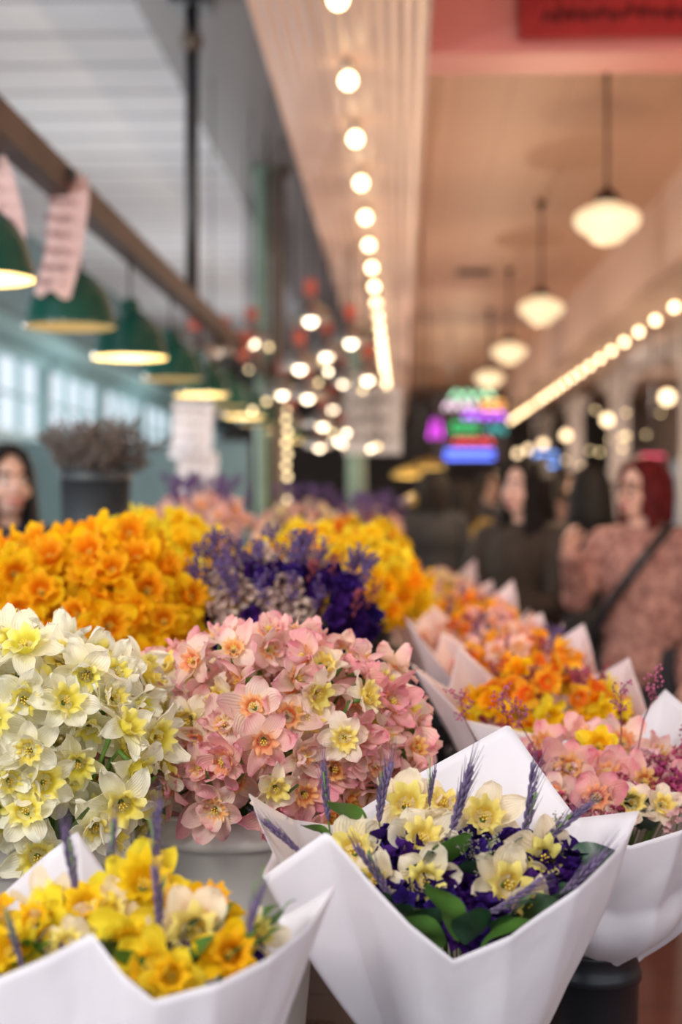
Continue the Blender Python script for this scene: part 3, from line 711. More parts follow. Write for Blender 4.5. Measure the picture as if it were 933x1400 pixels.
def statice(c, label, group, loc, axis, b, rz, s=1.0, name='statice_cluster'):
    axis = axis.normalized(); t, inv = root_at(name, label, 'dried flower', group, Vector(loc), axis, RD.random()*6, s)
    link('florets', RD.choice(STAT[c]), t)
    l = Vector(loc); e = Vector((b[0], b[1], rz)); pts = [inv @ (l+axis*.01), inv @ (l-axis*.02), inv @ ((l+e)/2), inv @ e]
    MB().tube(pts, .0013, 5).build('stem', M['stem'], t)
    return t
# sprigs (heather twigs, baby's breath)
def sprig_mesh(seed, m, mb_, L=.11, nb=9, bud=.0022, spread=.4):
    rd = random.Random(seed); a = MB(); b = MB()
    main = [Vector((0, 0, 0)), Vector((rd.uniform(-.1, .1)*L, rd.uniform(-.1, .1)*L, L*.5)), Vector((rd.uniform(-.15, .15)*L, rd.uniform(-.15, .15)*L, L))]
    a.tube(main, [.0010, .0007, .0004], 4)
    for k in range(nb):
        t = rd.uniform(.25, 1)
        p = (main[0]*(1-t)**2+main[1]*2*t*(1-t)+main[2]*t*t)
        an = rd.random()*6.28; d = Vector((math.cos(an)*spread, math.sin(an)*spread, .8)).normalized(); l = L*rd.uniform(.18, .38)
        e = p+d*l; a.tube([p, e], [.0005, .0003], 4)
        for q in range(5):
            b.ell(p.lerp(e, .3+.17*q)+Vector([rd.uniform(-.004, .004) for _ in range(3)]), bud*rd.uniform(.7, 1.3), 4, 5)
    return a.mesh('branches', m), b.mesh('buds', mb_)
SPR = {'red': [sprig_mesh(i, M['twig'], M['twigbud'], bud=.0026) for i in range(3)], 'purple': [sprig_mesh(i+5, M['twig'], M['purpbud'], bud=.0028) for i in range(3)],
       'pale': [sprig_mesh(i+9, M['stem'], mat('pale bud', (.45, .38, .32), .7), .05, 10, .0013, .9) for i in range(2)],
       'pinkb': [sprig_mesh(i+14, M['twig'], mat('pink bud', (.50, .11, .22), .7, var=.5, nscale=40), .055, 10, .0015, .8) for i in range(3)],
       'brown': [sprig_mesh(40+i, M['browntwig'], mat('brown bud', (.15, .12, .11), .7, var=.5, nscale=40), .15, 16, .0042, .7) for i in range(3)]}
def sprig(c, label, group, loc, axis, b, rz, s=1.0):
    axis = axis.normalized(); t, inv = root_at('dried_sprig', label, 'dried flower', group, Vector(loc), axis, RD.random()*6, s)
    x, y = RD.choice(SPR[c]); link('branches', x, t); link('buds', y, t)
    l = Vector(loc); e = Vector((b[0], b[1], rz)); MB().tube([inv @ l, inv @ ((l+e)/2), inv @ e], .001, 5).build('stem', M['browntwig'] if c == 'brown' else M['twig'], t)
    return t

# ---- upper tier buckets
TZ = .86
bw = (-.395, 1.54)
bucket('white plastic bucket of white daffodils at the left edge', bw[0], bw[1], TZ, .285, .105, M['wbucket'])
dome(['white', 'white', 'whitedouble'], 'white daffodil with pale yellow cup in the bucket at the left edge', 'white daffodils in the left bucket', (-.412, 1.53, 1.218), (.162, .15, .134), 100, bw, TZ+.285, .105, -.58, s=.97, inner=40, ylim=.3)
bp_ = (-.20, 1.66)
bucket('white plastic bucket under the pink daffodils', bp_[0], bp_[1], TZ, .285, .112, M['wbucket'])
dome(['pink', 'pink', 'pinkdouble', 'peach', 'pinkdouble'], 'tinted daffodil in the white bucket beside the white ones', 'tinted daffodils in the middle bucket', (-.160, 1.66, 1.212), (.185, .15, .118), 124, bp_, TZ+.285, .112, -.58, s=.90, inner=50, ylim=.25,
     names={'pink': 'pink single', 'pinkdouble': 'pink double', 'peach': 'peach and cream'})
bg = (-.50, 2.2)
bucket('white bucket holding the large mass of golden daffodils', bg[0], bg[1], TZ, .34, .14, M['wbucket'])
dome('gold', 'golden orange daffodil in the large mass at the left', 'golden daffodils at the left', (-.505, 2.2, 1.275), (.225, .2, .155), 125, bg, TZ+.34, .14, -.4, s=1.12, inner=40, ylim=.0)
bdr = (-.205, 2.24)
bucket('black bucket holding the dried purple and beige flowers', bdr[0], bdr[1], TZ, .36, .11, M['bbucket'])
def scatter_dome(c, rad, n, minz=-.2):
    for i in range(n):
        z = 1-(1-minz)*(i+.5)/n; a = i*2.399963; q = math.sqrt(max(0, 1-z*z)); d = Vector((q*math.cos(a), q*math.sin(a), z))
        yield Vector(c)+Vector((d.x*rad[0], d.y*rad[1], d.z*rad[2]))*RD.uniform(.85, 1.08), d
for i, (p, d) in enumerate(scatter_dome((-.195, 2.24, 1.308), (.138, .12, .09), 100, -.7)):
    c = 'violet' if RD.random() < (.6 if (p.z < 1.27 or p.x > -.11) else .38) else 'beige_fl'
    statice(c, {'violet': 'deep violet dried statice in the black bucket behind the pink daffodils', 'beige_fl': 'beige dried statice in the black bucket behind the pink daffodils'}[c],
            {'violet': 'violet statice in the dried bucket', 'beige_fl': 'beige statice in the dried bucket'}[c], p, d+Vector((0, -.2, .2)), bdr, TZ+.1, RD.uniform(.55, .9))
for i in range(80):
    a = RD.random()*6.28; q = RD.uniform(.03, .15); x = bdr[0]+.01+q*math.cos(a); side = x > bdr[0]+.05
    p = Vector((x, bdr[1]+.8*q*math.sin(a), 1.37-q*.5)); d = Vector((.45*math.cos(a), .35*math.sin(a), 1))
    c = 'red' if side and RD.random() < .75 else 'purple'
    sprig(c, {'red': 'red heather twig rising from the dried flower bucket', 'purple': 'purple heather twig rising from the dried flower bucket'}[c], {'red': 'red heather twigs', 'purple': 'purple heather twigs'}[c], p, d, bdr, TZ+.1, RD.uniform(.6, .9))
b2 = (-.11, 3.0)
bucket('black bucket of bright yellow daffodils in the middle of the stall', b2[0], b2[1], TZ, .32, .11, M['bbucket'])
dome(['gold', 'lemon', 'lemon'], '', '', (-.095, 3.0, 1.295), (.13, .13, .10), 62, b2, TZ+.32, .11, -.5, s=1.0, far=True)
b3 = (-.56, 2.85)
bucket('grey bucket of lemon daffodils behind the golden mass', b3[0], b3[1], TZ, .36, .12, M['gbucket'])
dome('lemon', '', '', (-.50, 2.85, 1.335), (.16, .14, .115), 44, b3, TZ+.36, .12, -.2, s=1.1, far=True)
b4 = (-.30, 3.35)
bucket('black bucket of golden daffodils behind the dried flowers', b4[0], b4[1], TZ, .34, .12, M['bbucket'])
dome(['gold', 'lemon'], '', '', (-.22, 3.35, 1.33), (.15, .14, .085), 40, b4, TZ+.34, .12, -.2, s=1.0, far=True)
# far beds
for bi, (x, y, z, rr, keys, n, lb) in enumerate([(-.52, 3.75, 1.41, .13, ['pinkdouble', 'pink'], 26, 'pale pink flowers beside the back shelf'),
                               (-.66, 4.6, 1.43, .13, ['pinkdouble'], 22, 'pink flowers on the back shelf'),
                               (-.12, 4.1, 1.36, .13, ['lemon', 'orange'], 24, 'far yellow flowers before the column pair'),
                               (-.34, 4.9, 1.40, .14, ['pink', 'peach'], 24, 'pink and peach flowers near the table end'),
                               (-.12, 5.2, 1.38, .12, ['pinkdouble', 'cream'], 20, 'pale flowers at the table corner')]):
    zz = 1.23 if bi == 1 else TZ
    bh = z-.10-zz
    bucket('black bucket of '+lb, x, y, zz, bh, .1, M['bbucket'])
    dome(keys, '', '', (x, y, z), (rr, rr, .07), n, (x, y), zz+bh, .1, -.1, s=.9, far=True)
    for k in range(18):
        p = Vector((x+RD.uniform(-.11, .11), y+RD.uniform(-.11, .11), z+.03))
        sprig('purple', 'purple twig among the '+lb, 'purple twigs among '+lb, p, Vector((RD.uniform(-.4, .4), RD.uniform(-.3, .3), 1)), (x, y), zz+.1, .9)
bd = (-.86, 3.98)
bucket('dark grey metal bucket of dried brown flowers on the back shelf', bd[0], bd[1], 1.23, .35, .10, M['gbucket'])
for i in range(46):
    a = RD.random()*6.28; q = RD.uniform(0, .085)
    sprig('brown', 'brown dried flower stem in the dark grey bucket at left', 'dried stems in the grey bucket', Vector((bd[0]+q*math.cos(a), bd[1]+q*math.sin(a), 1.53)), Vector((.75*q/.085*math.cos(a), .75*q/.085*math.sin(a), 1)), bd, 1.3, RD.uniform(.7, 1.1))

# ---------------------------------------------------------------- paper wraps
def wrap(label, rim, bc, br, m, seed, bulge=.006, nskirt=.07, crease=1.0, low=0):
    """paper cone lofted between a small ring and an open pointed rim, with straight folds running up it"""
    bc = Vector(bc); rim = [Vector(p) for p in rim]; n = len(rim); N = 210
    L = [(rim[(i+1) % n]-rim[i]).length for i in range(n)]; T = sum(L); samp = []
    for k in range(N):
        d = T*k/N; i = 0
        while d > L[i]: d -= L[i]; i += 1
        samp.append(rim[i].lerp(rim[(i+1) % n], d/L[i]))
    lev = 26; vs = []; fs = []; uv = []
    cen = sum(rim, Vector())/n; rd = random.Random(seed)
    K = 19; kn = [rd.uniform(-1, 1) for _ in range(K)]; kn2 = [rd.uniform(-1, 1) for _ in range(11)]
    def lin(tab, x):
        x = x % len(tab); i = int(x); f = x-i; return tab[i]*(1-f)+tab[(i+1) % len(tab)]*f
    for l in range(-3, lev+1):
        t = max(0, l/lev)
        for k in range(N):
            p = samp[k]; a = math.atan2(p.y-cen.y, p.x-cen.x)
            rr = br*(1+.10*math.sin(a*7+seed)+.05*math.sin(a*13))
            bpt = bc+Vector((rr*math.cos(a), rr*math.sin(a), 0))
            out = Vector((math.cos(a), math.sin(a), 0))
            if l < 0:
                q = -l/3; r2 = rr*(1-.3*math.sin(q*PI/2)); v = bc+Vector((r2*math.cos(a), r2*math.sin(a), -nskirt*q))
            else:
                v = bpt.lerp(p, t)
                v += out*bulge*math.sin(PI*t)
                if low: v += out*low*math.sin(PI*min(1, t*2.2))*(1+.25*math.sin(a*9+seed))
                nz = noise.noise(Vector((math.cos(a)*2.2+seed*3.1, math.sin(a)*2.2, t*1.6)))
                u = k/N
                f1 = lin(kn, u*K+t*.5); f2 = lin(kn2, u*11-t*2.4)
                v += out*(nz*.008+f1*.008*crease+f2*.0055*crease)*math.sin(PI*min(1, t*.86+.06))**.8
            vs.append(v); uv.append((k/N, t))
    R_ = lev+4
    for l in range(R_-1):
        for k in range(N):
            a = l*N+k; b = l*N+(k+1) % N; fs.append((a, b, b+N, a+N))
    b = MB(); b.add(vs, fs, uv)
    o = b.build('paper_wrap', m, None, True, label=label, cat='wrapping paper')
    md = o.modifiers.new('thick', 'SOLIDIFY'); md.thickness = .0004
    return o
# main bouquet
rim = [P(*q) for q in [(620,1312,1.16),(560,1262,1.16),(500,1198,1.17),(448,1136,1.19),(362,1198,1.185),(372,1165,1.25),(338,1084,1.32),(400,1120,1.39),(455,1128,1.43),(560,1066,1.45),(695,990,1.46),(742,1054,1.44),(790,1118,1.40),(880,1108,1.33),(850,1150,1.25),(790,1212,1.19),(700,1280,1.165)]]
mb = P(620, 1490, 1.29)
wrap('white paper cone around the cream and violet bouquet in front centre', rim, mb, .048, M['paper'], 3)
bucket('black bucket under the centre bouquet', mb.x, mb.y, .60, mb.z-.62, .075, M['bbucket'])
def mY(py): return 1.385-(py-1090)*.00085
for px, py, ax, s in [(555,1104,(.1,-.8,.6),1.1),(660,1120,(.1,-.9,.5),1.25),(574,1150,(.3,-.8,.6),1.05),(690,1210,(.3,-1,.3),1.15),(486,1166,(-.2,-.9,.5),1.15),(583,1206,(-.1,-.9,.3),1.1),(738,1178,(.4,-.9,.5),1.1),(722,1238,(.3,-.9,0),.85),(515,1207,(-.3,-.9,.3),.9),(606,1106,(.1,-.5,.9),.95)]:
    daffodil('cream', 'cream daffodil with yellow cup in the centre bouquet', 'cream daffodils of the centre bouquet', P(px, py, mY(py)-.006), Vector(ax), (mb.x, mb.y), mb.z+.05, .05, s*.96)
for px, py, s in [(530,1170,1.15),(552,1186,1.1),(560,1238,1.1),(618,1226,1.15),(640,1252,1.1),(728,1206,1),(772,1198,1.2),(748,1228,1.1),(665,1262,1.0),(535,1232,.9),(600,1245,1),(640,1165,1),(700,1165,.9),(795,1190,.9),(640,1205,1)]:
    statice('violet', 'deep violet statice in the centre bouquet', 'violet statice of the centre bouquet', P(px, py, mY(py)+.015), Vector((0, -.6, .8)), (mb.x, mb.y), mb.z, s*.95)
for px, py, ax, sp, s, k in [(498,1145,(-.4,-.3,.9),.4,1.0,0),(612,1190,(.1,-.5,.9),.2,1.15,0),(628,1285,(-.3,-.3,.95),.1,1.15,1),(605,1296,(-.5,-.3,.6),.6,1.0,1),(660,1296,(.3,-.2,.5),.5,.8,2),(770,1195,(.7,-.3,.6),.9,.9,3),(560,1272,(-.3,-.3,.8),.3,.8,3),(705,1262,(.4,-.3,.5),.8,.8,3),(680,1275,(.2,-.3,.6),.4,.9,3),(640,1290,(.1,-.3,.8),.0,.9,3),(455,1150,(-.6,-.2,.7),.5,.6,0),(530,1245,(-.4,-.4,.7),.3,.7,3),(585,1278,(-.2,-.4,.7),.3,.9,3),(735,1240,(.4,-.4,.6),.3,.8,3),(775,1215,(.4,-.4,.6),.3,.7,3),(500,1215,(-.5,-.4,.7),.3,.7,3),(680,1180,(.3,-.4,.9),.5,.7,3),(650,1210,(-.2,-.4,.9),.5,.7,3),(560,1200,(.3,-.4,.9),.5,.7,3)]:
    leaf('green leaf in the centre bouquet', 'leaves of the centre bouquet', P(px, py, mY(py)+.006), Vector(ax), sp, s, k)
for px, py, ax, s in [(588,1098,(.0,-.1,1),.7),(519,1118,(.05,-.1,1),1.25),(449,1118,(-.1,-.1,1),1.0),(410,1165,(-.8,-.1,.8),.9),(618,1135,(.30,-.1,1),1.3),(715,1145,(.28,-.1,1),1.2),(735,1160,(.75,-.1,.8),1.15),(765,1230,(.7,-.2,.9),1.2),(665,1250,(.9,-.2,.45),1.0),(532,1225,(-.45,-.1,1),1.1)]:
    spike('lavender coloured grain spike in the centre bouquet', 'grain spikes of the centre bouquet', P(px, py, mY(py)-.018), Vector(ax), (mb.x, mb.y), mb.z, s)
for px, py in [(640,1195),(655,1210),(628,1178),(665,1190),(740,1150),(640,1180)]:
    sprig('pale', 'pale tiny dried sprig in the centre bouquet', 'pale sprigs of the centre bouquet', P(px, py, mY(py)), Vector((RD.uniform(-.5, .5), -.5, 1)), (mb.x, mb.y), mb.z, .6)

# front left bouquet
rim = [P(*q) for q in [(210,1366,.97),(168,1330,.97),(126,1276,.99),(60,1310,.98),(-10,1340,.98),(-90,1290,1.02),(-95,1220,1.1),(0,1225,1.2),(60,1170,1.22),(105,1136,1.22),(150,1200,1.22),(240,1250,1.2),(335,1262,1.18),(400,1248,1.14),(464,1208,1.09),(430,1262,1.04),(380,1305,1.01),(300,1345,.98)]]
lb = P(190, 1600, 1.08)
wrap('white paper cone around the yellow bouquet in the lower left corner', rim, lb, .06, M['paper'], 8)
bucket('black bucket under the lower left yellow bouquet', lb.x, lb.y, .60, lb.z-.62, .09, M['bbucket'])
def lY(py): return 1.15-(py-1180)*.00075
for px, py, ax, k, s in [(52,1266,(-.2,-.8,.6),'lemondouble',1),(120,1245,(0,-.7,.7),'lemon',.85),(196,1214,(.2,-.8,.6),'lemon',1.05),(180,1295,(.1,-.9,.4),'lemondouble',1.15),(262,1276,(.2,-.9,.4),'cream',1.15),(312,1308,(.3,-.8,.5),'gold',.75),(205,1325,(0,-.9,.5),'lemondouble',.95),(285,1246,(.3,-.7,.7),'gold',.75),(20,1305,(-.3,-.8,.5),'lemon',.9),(95,1295,(-.1,-.8,.5),'cream',.8),(150,1252,(.1,-.6,.8),'cream',.95),(240,1248,(.2,-.6,.8),'lemon',.8),(-20,1260,(-.5,-.6,.6),'gold',.9),(350,1280,(.6,-.5,.6),'cream',.65),(70,1238,(-.1,-.4,.9),'cream',.8),(235,1335,(.1,-.9,.4),'lemon',.7)]:
    nm = {'lemondouble': 'double yellow', 'lemon': 'plain yellow', 'cream': 'cream', 'gold': 'golden'}[k]
    daffodil(k, '%s daffodil in the lower left paper bouquet' % nm, '%s daffodils lower left' % nm, P(px, py, lY(py)), Vector(ax), (lb.x, lb.y), lb.z+.05, .05, s*.92)
for px, py, ax, s in [(104,1222,(-.12,0,1),1.05),(150,1200,(.05,0,1),.8),(217,1195,(-.15,0,1),1.0),(216,1275,(.12,-.1,1),1.05),(340,1285,(.1,0,1),.7),(30,1320,(-.3,0,1),.7),(345,1262,(.2,0,1),.6)]:
    spike('lavender coloured grain spike in the lower left bouquet', 'grain spikes of the lower left bouquet', P(px, py, lY(py)-.015), Vector(ax), (lb.x, lb.y), lb.z, s)
for px, py in [(120,1330),(250,1335),(60,1320),(300,1325),(340,1290),(160,1330),(20,1330),(290,1290),(110,1300),(230,1300),(370,1280),(340,1310),(200,1345)]:
    leaf('green leaf in the lower left bouquet', 'leaves of the lower left bouquet', P(px, py, lY(py)+.02), Vector((RD.uniform(-.5, .5), -.3, .9)), RD.uniform(0, 1), .7)
for px, py in [(100,1310),(240,1320),(330,1300),(140,1300),(30,1310)]:
    statice('violet', 'violet statice in the lower left bouquet', 'violet statice lower left', P(px, py, lY(py)+.02), Vector((0, -.6, .8)), (lb.x, lb.y), lb.z, .7)

# right bouquet
rim = [P(*q) for q in [(800,1140,1.54),(862,1156,1.54),(935,1134,1.54),(990,1070,1.62),(985,1010,1.75),(910,942,1.90),(868,990,1.92),(760,1010,1.92),(640,985,1.86),(662,1040,1.72),(730,1105,1.6)]]
rb = P(822, 1300, 1.70)
wrap('white paper around the pink bouquet standing in the black bucket at right', rim, rb, .045, M['paper'], 5, .012, .03, low=.022)
bucket('black bucket under the pink bouquet at the right edge', rb.x-.010, rb.y, .60, rb.z-.60+.006, .056, M['bbucket'])
for px, py, Y, ax, s, k in [(745,1020,1.8,(-.3,-.6,.7),.9,'pink'),(800,1012,1.82,(0,-.7,.7),1,'pinkdouble'),(850,1018,1.83,(.2,-.7,.7),1,'pink'),(900,1035,1.8,(.4,-.6,.7),1,'pinkdouble'),(780,1052,1.72,(-.2,-.9,.5),1,'pink'),(830,1060,1.72,(0,-.9,.5),1,'pinkdouble'),(880,1072,1.70,(.2,-.9,.5),1,'pink'),(925,1075,1.7,(.4,-.8,.5),.9,'pink'),(760,1086,1.66,(-.2,-.9,.4),.8,'pinkdouble'),(815,1092,1.64,(0,-.9,.4),.9,'pink'),(905,1102,1.64,(.2,-.9,.4),.8,'peach'),(818,1022,1.77,(0,-.9,.5),.8,'lemon'),(862,1100,1.64,(.1,-.9,.5),.85,'peach'),(945,1040,1.75,(.5,-.6,.5),.9,'pink')]:
    nm = {'pink': 'pink', 'pinkdouble': 'double pink', 'peach': 'peach', 'lemon': 'yellow', 'orange': 'orange'}[k]
    daffodil(k, '%s daffodil in the paper bouquet at the right edge' % nm, '%s daffodils right edge' % nm, P(px, py, Y), Vector(ax), (rb.x, rb.y), rb.z+.03, .04, s)
for i in range(44):
    px, py = RD.uniform(735, 945), RD.uniform(1030, 1130); c = RD.choice(['magenta_fl', 'magenta_fl', 'pale_fl'])
    statice(c, '%s dried cluster in the bouquet at the right edge' % {'magenta_fl': 'magenta', 'pale_fl': 'pale pink'}[c], {'magenta_fl': 'magenta', 'pale_fl': 'pale pink'}[c]+' clusters right edge', P(px, py, 1.78-(py-1010)*.0014+.01), Vector((0, -.6, .8)), (rb.x, rb.y), rb.z, RD.uniform(.5, .85))
for i in range(18):
    px, py = RD.uniform(760, 930), RD.uniform(1105, 1135)
    leaf('dark green leaf in the bouquet at the right edge', 'leaves right edge', P(px, py, 1.66), Vector((RD.uniform(-.4, .4), -.4, .8)), RD.random(), .7, 3)
for px, py, ax in [(880,985,(.15,0,1)),(730,1020,(-.35,0,1)),(920,1040,(.5,0,1)),(755,1075,(-.5,-.2,.8)),(700,1010,(-.2,0,1)),(765,1100,(-.4,-.3,.8)),(725,1090,(-.6,-.3,.6)),(850,1000,(.1,0,1)),(650,1010,(-.3,0,1))]:
    sprig('pinkb', 'pink tiny budded sprig in the bouquet at the right edge', 'pink sprigs right edge', P(px, py, 1.75), Vector(ax), (rb.x, rb.y), rb.z, 1.0)

# receding row of bouquets
row = [(.225, 2.17, 'second', ['orange', 'orange', 'lemon', 'gold'], 'red'), (.215, 2.66, 'third', ['orange', 'orange', 'pink'], 'purple'), (.19, 3.2, 'fourth', ['pink', 'orange', 'pinkdouble'], 'purple'),
       (.17, 3.8, 'fifth', ['orange', 'pinkdouble', 'gold'], 'purple'), (.15, 4.42, 'sixth', ['pinkdouble', 'lemon', 'pink'], 'purple'), (.13, 5.05, 'farthest', ['pinkdouble', 'cream'], 'purple')]
for i, (x, y, wd, keys, tw) in enumerate(row):
    rim = []; rd = random.Random(50+i)
    cz = 1.15
    for a, rr, dz in [(-90, .135, -.05), (-60, .14, -.03), (-28, .19, .05+rd.uniform(-.02, .03)), (5, .15, .02), (42, .19, .10+rd.uniform(-.02, .03)), (75, .15, .03), (105, .15, .03), (135, .19, .10+rd.uniform(-.02, .03)), (160, .16, .05), (190, .215, .11+rd.uniform(-.02, .03)), (225, .15, .0)]:
        a = math.radians(a); rim.append((x+rr*math.cos(a), y+rr*math.sin(a), cz+dz))
    wrap('white paper cone in pink light, %s bouquet back in the receding row' % wd, rim, (x, y, .95), .06, M['paper_pinklit'], 20+i)
    bucket('black bucket under the %s bouquet back in the receding row' % wd, x, y, .60, .33, .085, M['bbucket'])
    dome(keys, '', '', (x, y, 1.155), (.12, .12, .075), 30, (x, y), .98, .04, -.05, s=.8, inner=6, far=True)
    for k in range(8):
        a = RD.random()*6.28; q = RD.uniform(.02, .10)
        p = Vector((x+q*math.cos(a), y+q*math.sin(a), 1.19-q*.3)); c = tw if k % 2 else 'pinkb'
        sprig(c, '%s sprig in the %s bouquet back in the receding row' % ({'red': 'red', 'purple': 'purple', 'pinkb': 'pink'}[c], wd), '%s sprigs of the %s bouquet' % ({'red': 'red', 'purple': 'purple', 'pinkb': 'pink'}[c], wd), p, Vector((.5*math.cos(a), .5*math.sin(a), 1)), (x, y), 1.0, .7)
    for k in range(12):
        a = k*.8; q = .11 if k < 8 else .05; p = Vector((x+q*math.cos(a), y+q*math.sin(a), 1.16 if k < 8 else 1.22))
        statice('magenta_fl', 'magenta cluster in the %s bouquet back in the receding row' % wd, 'magenta clusters %s' % wd, p, Vector((.6*math.cos(a), .6*math.sin(a), .8)), (x, y), 1.0, .7)
for (c, rr, lb_, z) in [((bw), .09, 'white', 1.2), (bp_, .09, 'pink', 1.2), (bg, .12, 'golden', 1.24)]:
    for k in range(12):
        a = k*.52; o = link('daffodil_leaf', BLADE[k % 2], None, 'long green leaf among the %s daffodils' % lb_, 'leaf', 'leaves among the %s daffodils' % lb_)
        o.location = (c[0]+rr*.6*math.cos(a), c[1]+rr*.6*math.sin(a), z-.13); o.rotation_mode = 'QUATERNION'
        o.rotation_quaternion = orient(Vector((.5*math.cos(a), .5*math.sin(a), 1)), 0); o.scale = (.9, .9, .9)
# far daffodils: one mass
def mass(name, items, label, cat):
    mats = []; V = []; FC = []; MI = []; UV = []; off = 0; cache = {}
    for me, X in items:
        if me.name not in cache:
            co = np.empty(len(me.vertices)*3); me.vertices.foreach_get('co', co)
            fs = np.empty(len(me.loops), dtype=np.int32); me.loops.foreach_get('vertex_index', fs)
            u = np.empty(len(me.loops)*2); me.uv_layers[0].data.foreach_get('uv', u)
            cache[me.name] = (co.reshape(-1, 3), fs.reshape(-1, 4), u)
        co, fs, u = cache[me.name]; A = np.array(X)
        V.append(co @ A[:3, :3].T + A[:3, 3]); FC.append(fs+off); off += len(co); UV.append(u)
        m = me.materials[0]
        if m not in mats: mats.append(m)
        MI.append(np.full(len(fs), mats.index(m), dtype=np.int32))
    V = np.concatenate(V); FC = np.concatenate(FC); MI = np.concatenate(MI); UV = np.concatenate(UV)
    me = bpy.data.meshes.new(name); me.vertices.add(len(V)); me.vertices.foreach_set('co', V.ravel())
    me.loops.add(FC.size); me.loops.foreach_set('vertex_index', FC.ravel()); me.polygons.add(len(FC))
    me.polygons.foreach_set('loop_start', np.arange(0, FC.size, 4, dtype=np.int32))
    me.update(calc_edges=True)
    for m in mats: me.materials.append(m)
    me.polygons.foreach_set('material_index', MI); me.polygons.foreach_set('use_smooth', np.ones(len(FC), dtype=bool))
    l = me.uv_layers.new(name='UVMap'); l.data.foreach_set('uv', UV); me.update()
    return link(name, me, None, label, cat, None, 'stuff')
mass('distant_daffodils', FAR, 'far blurred daffodils filling the back buckets and the receding bouquets', 'flowers')

# ---------------------------------------------------------------- people
def fused(name, mb, m, parent, vox=.009, smooth=3):
    o = mb.build(name, m, None); md = o.modifiers.new('r', 'REMESH'); md.mode = 'VOXEL'; md.voxel_size = vox; md.use_smooth_shade = True
    ms = o.modifiers.new('s', 'SMOOTH'); ms.iterations = smooth; ms.factor = .5
    dg = bpy.context.evaluated_depsgraph_get(); me = bpy.data.meshes.new_from_object(o.evaluated_get(dg)); 
    old = o.data; o.modifiers.clear(); o.data = me; bpy.data.meshes.remove(old); o.parent = parent
    if not me.materials: me.materials.append(m)
    me.polygons.foreach_set('use_smooth', [True]*len(me.polygons)); return o
def hand(b, wrist, d, nrm, side):
    """palm and five separate curled fingers; d = pointing direction, nrm = palm normal"""
    wrist = Vector(wrist); d = Vector(d).normalized(); nrm = Vector(nrm); nrm = (nrm-d*nrm.dot(d)).normalized(); w = d.cross(nrm)*side
    b.ell(wrist+d*.045, (.038, .046, .016), 8, 12, Matrix((w, d, nrm)).transposed())
    b.limb([wrist-d*.01, wrist+d*.02], [.024, .024])
    for k, (o, l) in enumerate(((-.028, .062), (-.010, .072), (.009, .068), (.027, .053))):
        p0 = wrist+d*.078+w*o; p1 = p0+d*l*.45+nrm*.006; p2 = p1+(d*.8+nrm*.5).normalized()*l*.32; p3 = p2+(d*.5+nrm*.8).normalized()*l*.25
        b.limb([wrist+d*.04+w*o*.8, p0, p1, p2, p3], [.011, .0095, .0088, .008, .007], 8)
    t0 = wrist+d*.025-w*.03; t1 = t0-w*.022+d*.025+nrm*.01; t2 = t1+d*.026-w*.006+nrm*.008
    b.limb([t0, t1, t2], [.013, .0105, .009], 8)
